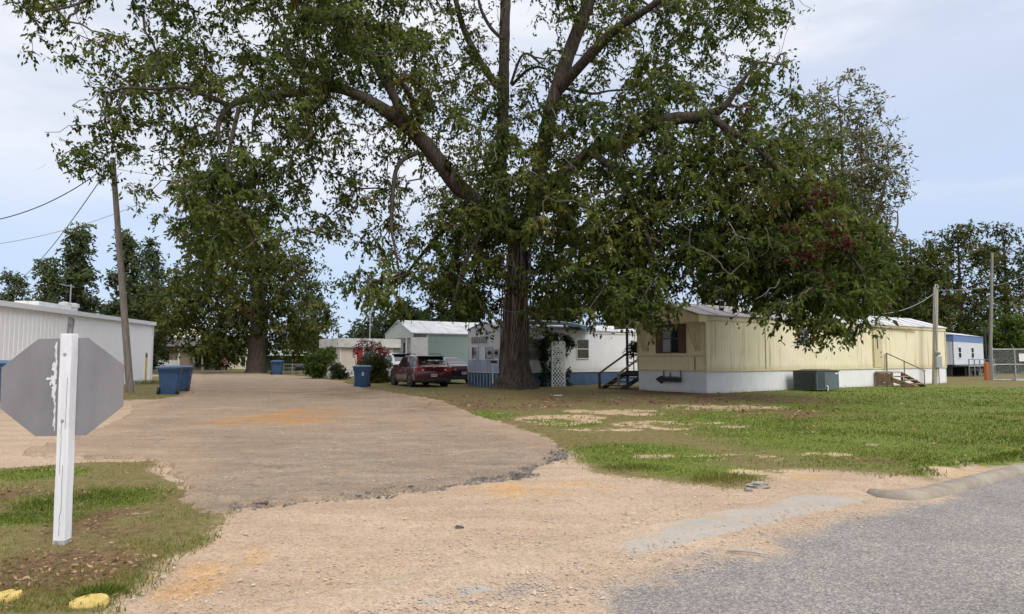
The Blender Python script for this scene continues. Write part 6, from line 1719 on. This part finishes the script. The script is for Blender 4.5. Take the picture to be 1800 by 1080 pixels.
    if lid:
        m = MB(); s1 = interp(-.36 * Lc); hy, hz = s1[0] + .1, s1[3] + .03
        X_ = Matrix.Translation((0, hy, hz)) @ Matrix.Rotation(R(-58), 4, 'X')
        m.loft([[(-hw * .78, 0, -.02), (hw * .78, 0, -.02), (hw * .78, 0, .02), (-hw * .78, 0, .02)], [(-hw * .80, -.55, -.0), (hw * .80, -.55, -.0), (hw * .80, -.55, .05), (-hw * .80, -.55, .05)], [(-hw * .74, -.70, -.12), (hw * .74, -.70, -.12), (hw * .74, -.73, -.07), (-hw * .74, -.73, -.07)]], X_)
        m.build('boot_lid', BLACKP, t, bevel=.02)
    return t
MAROON = paint('maroon_paint', (.115, .012, .018), (.085, .010, .014), .22)
DKCAR = paint('dark_car_paint', (.06, .010, .013), (.035, .009, .011), .25)
WHCAR = paint('white_car_paint', (.70, .70, .71), (.62, .62, .64), .3)
p_ = G(762, 682)
def car_at(px, py, th, Lc):
    """centre of a car whose rear bumper middle meets the ground at a photo point"""
    q = G(px, py); return (q.x - sin(th) * Lc * .5, q.y + cos(th) * Lc * .5, 0)
SIDES = [(-.43, -.225), (-.20, -.03), (-.012, .125)]
th_s = R(27)
car('red_suv', 'dark maroon SUV parked on the grass between the blue bin and the trunk', 'car', car_at(763, 681.5, th_s, 4.6), th_s, SUV, 4.6, 1.95, MAROON, (-.455, -.388, .10), SIDES, .37, .98)
th_s = R(33)
car('dark_sedan', 'near-black sedan with maroon tail, half hidden behind the maroon SUV by the white home', 'car', car_at(816, 676, th_s, 4.6), th_s, SEDAN, 4.6, 1.9, DKCAR, (-.335, -.205, .10), [(-.27, -.10), (-.08, .0), (.015, .13)], .34, 1.06, 'sedan')
th_s = R(34)
car('white_suv', 'white SUV half hidden between the dense dark shrub and the maroon SUV', 'car', (-7.75, 43.9, 0), th_s, SUV, 4.7, 1.95, WHCAR, (-.455, -.388, .10), SIDES, .37, 1.08)

# ================================================================== wheelie bins
BLUE = M('bin_blue', (.030, .075, .165), (.022, .058, .130), .55, 2.5, grime=.35, gcol=(.06, .08, .10))
BLUE_L = M('bin_lid_blue', (.10, .17, .27), (.07, .13, .22), .5, 3)
def rrect(a, b, r, z, n=4, dx=0, dy=0):
    out = []
    for cx_, cy_, a0 in ((a - r, b - r, 0), (-a + r, b - r, pi / 2), (-a + r, -b + r, pi), (a - r, -b + r, 1.5 * pi)):
        for i in range(n + 1):
            q = a0 + i * pi / 2 / n; out.append((cx_ + r * cos(q) + dx, cy_ + r * sin(q) + dy, z))
    return out
def make_bin(label, loc, rz, first=None, group='blue wheeled bins along the drive', sticker=True):
    if first is not None:
        o = copy_tree(first); o.location = loc; o.rotation_euler = (0, 0, rz); o['label'] = label; return o
    t = thing('wheelie_bin', label, 'bin', loc, rz, group)
    s = MB(); s.loft([rrect(.33, .29, .07, .03), rrect(.345, .31, .08, .2), rrect(.40, .37, .08, .86), rrect(.40, .37, .08, .861), rrect(.425, .395, .08, .88), rrect(.43, .40, .08, 1.0), rrect(.445, .42, .08, 1.02), rrect(.445, .42, .08, 1.06)])
    s.box(-.10, .10, -.43, -.36, .84, .9)
    s.build('body', BLUE, t, smooth=35)
    s = MB(); s.loft([rrect(.46, .44, .08, 1.055), rrect(.47, .45, .09, 1.07), rrect(.465, .445, .09, 1.10), rrect(.36, .34, .12, 1.145), rrect(.2, .2, .1, 1.155)]); s.build('lid', BLUE_L, t, smooth=40)
    s = MB(); s.tube([(-.36, .42, .98), (-.36, .54, 1.02), (.36, .54, 1.02), (.36, .42, .98)], .022, 8); s.tube([(-.36, .47, 1.06), (.36, .47, 1.06)], .03, 8); s.build('handle', BLUE, t)
    for x_ in (-.38, .38):
        s = MB(); s.lathe([(.0, -.04), (.14, -.04), (.15, -.02), (.15, .02), (.14, .04), (0, .04)], 18, Matrix.Translation((x_, .31, .15)) @ Matrix.Rotation(pi / 2, 4, 'Y')); s.build('wheel', BLACKP, t, smooth=40)
    s = MB(); s.box(.04, .15, -.372, -.360, .62, .82, Matrix.Rotation(R(4.5), 4, 'X') @ Matrix.Translation((0, -.035, .02)))
    s.build('sticker', M('sticker_blue', (.42, .55, .72), (.36, .48, .66)), t)
    return t
bin0 = make_bin('single blue wheeled bin with a pale sticker standing in front of the flowering shrub', tuple(G(636, 681)), R(6))
bin0.scale = (.95, .95, .95)
b2 = make_bin('front blue wheeled bin of the pair by the metal building', tuple(G(298, 693.5)), R(196), bin0); b2.scale = (.94, .94, 1.0)
b3 = make_bin('rear blue wheeled bin, half hidden behind its twin by the metal building', tuple(G(318, 688)), R(190), bin0); b3.scale = (.92, .92, .98)
b4 = make_bin('far dark blue bin in the shade right of the broad dark tree', tuple(G(487, 659.5)), R(187), bin0); b4.scale = (1.1, 1.1, 1.1)
b5 = make_bin('blue bin at the left photo edge, mostly hidden by the grey sign back', tuple(G(-10, 706)), R(20), bin0); b5.scale = (1.2, 1.2, 1.2)
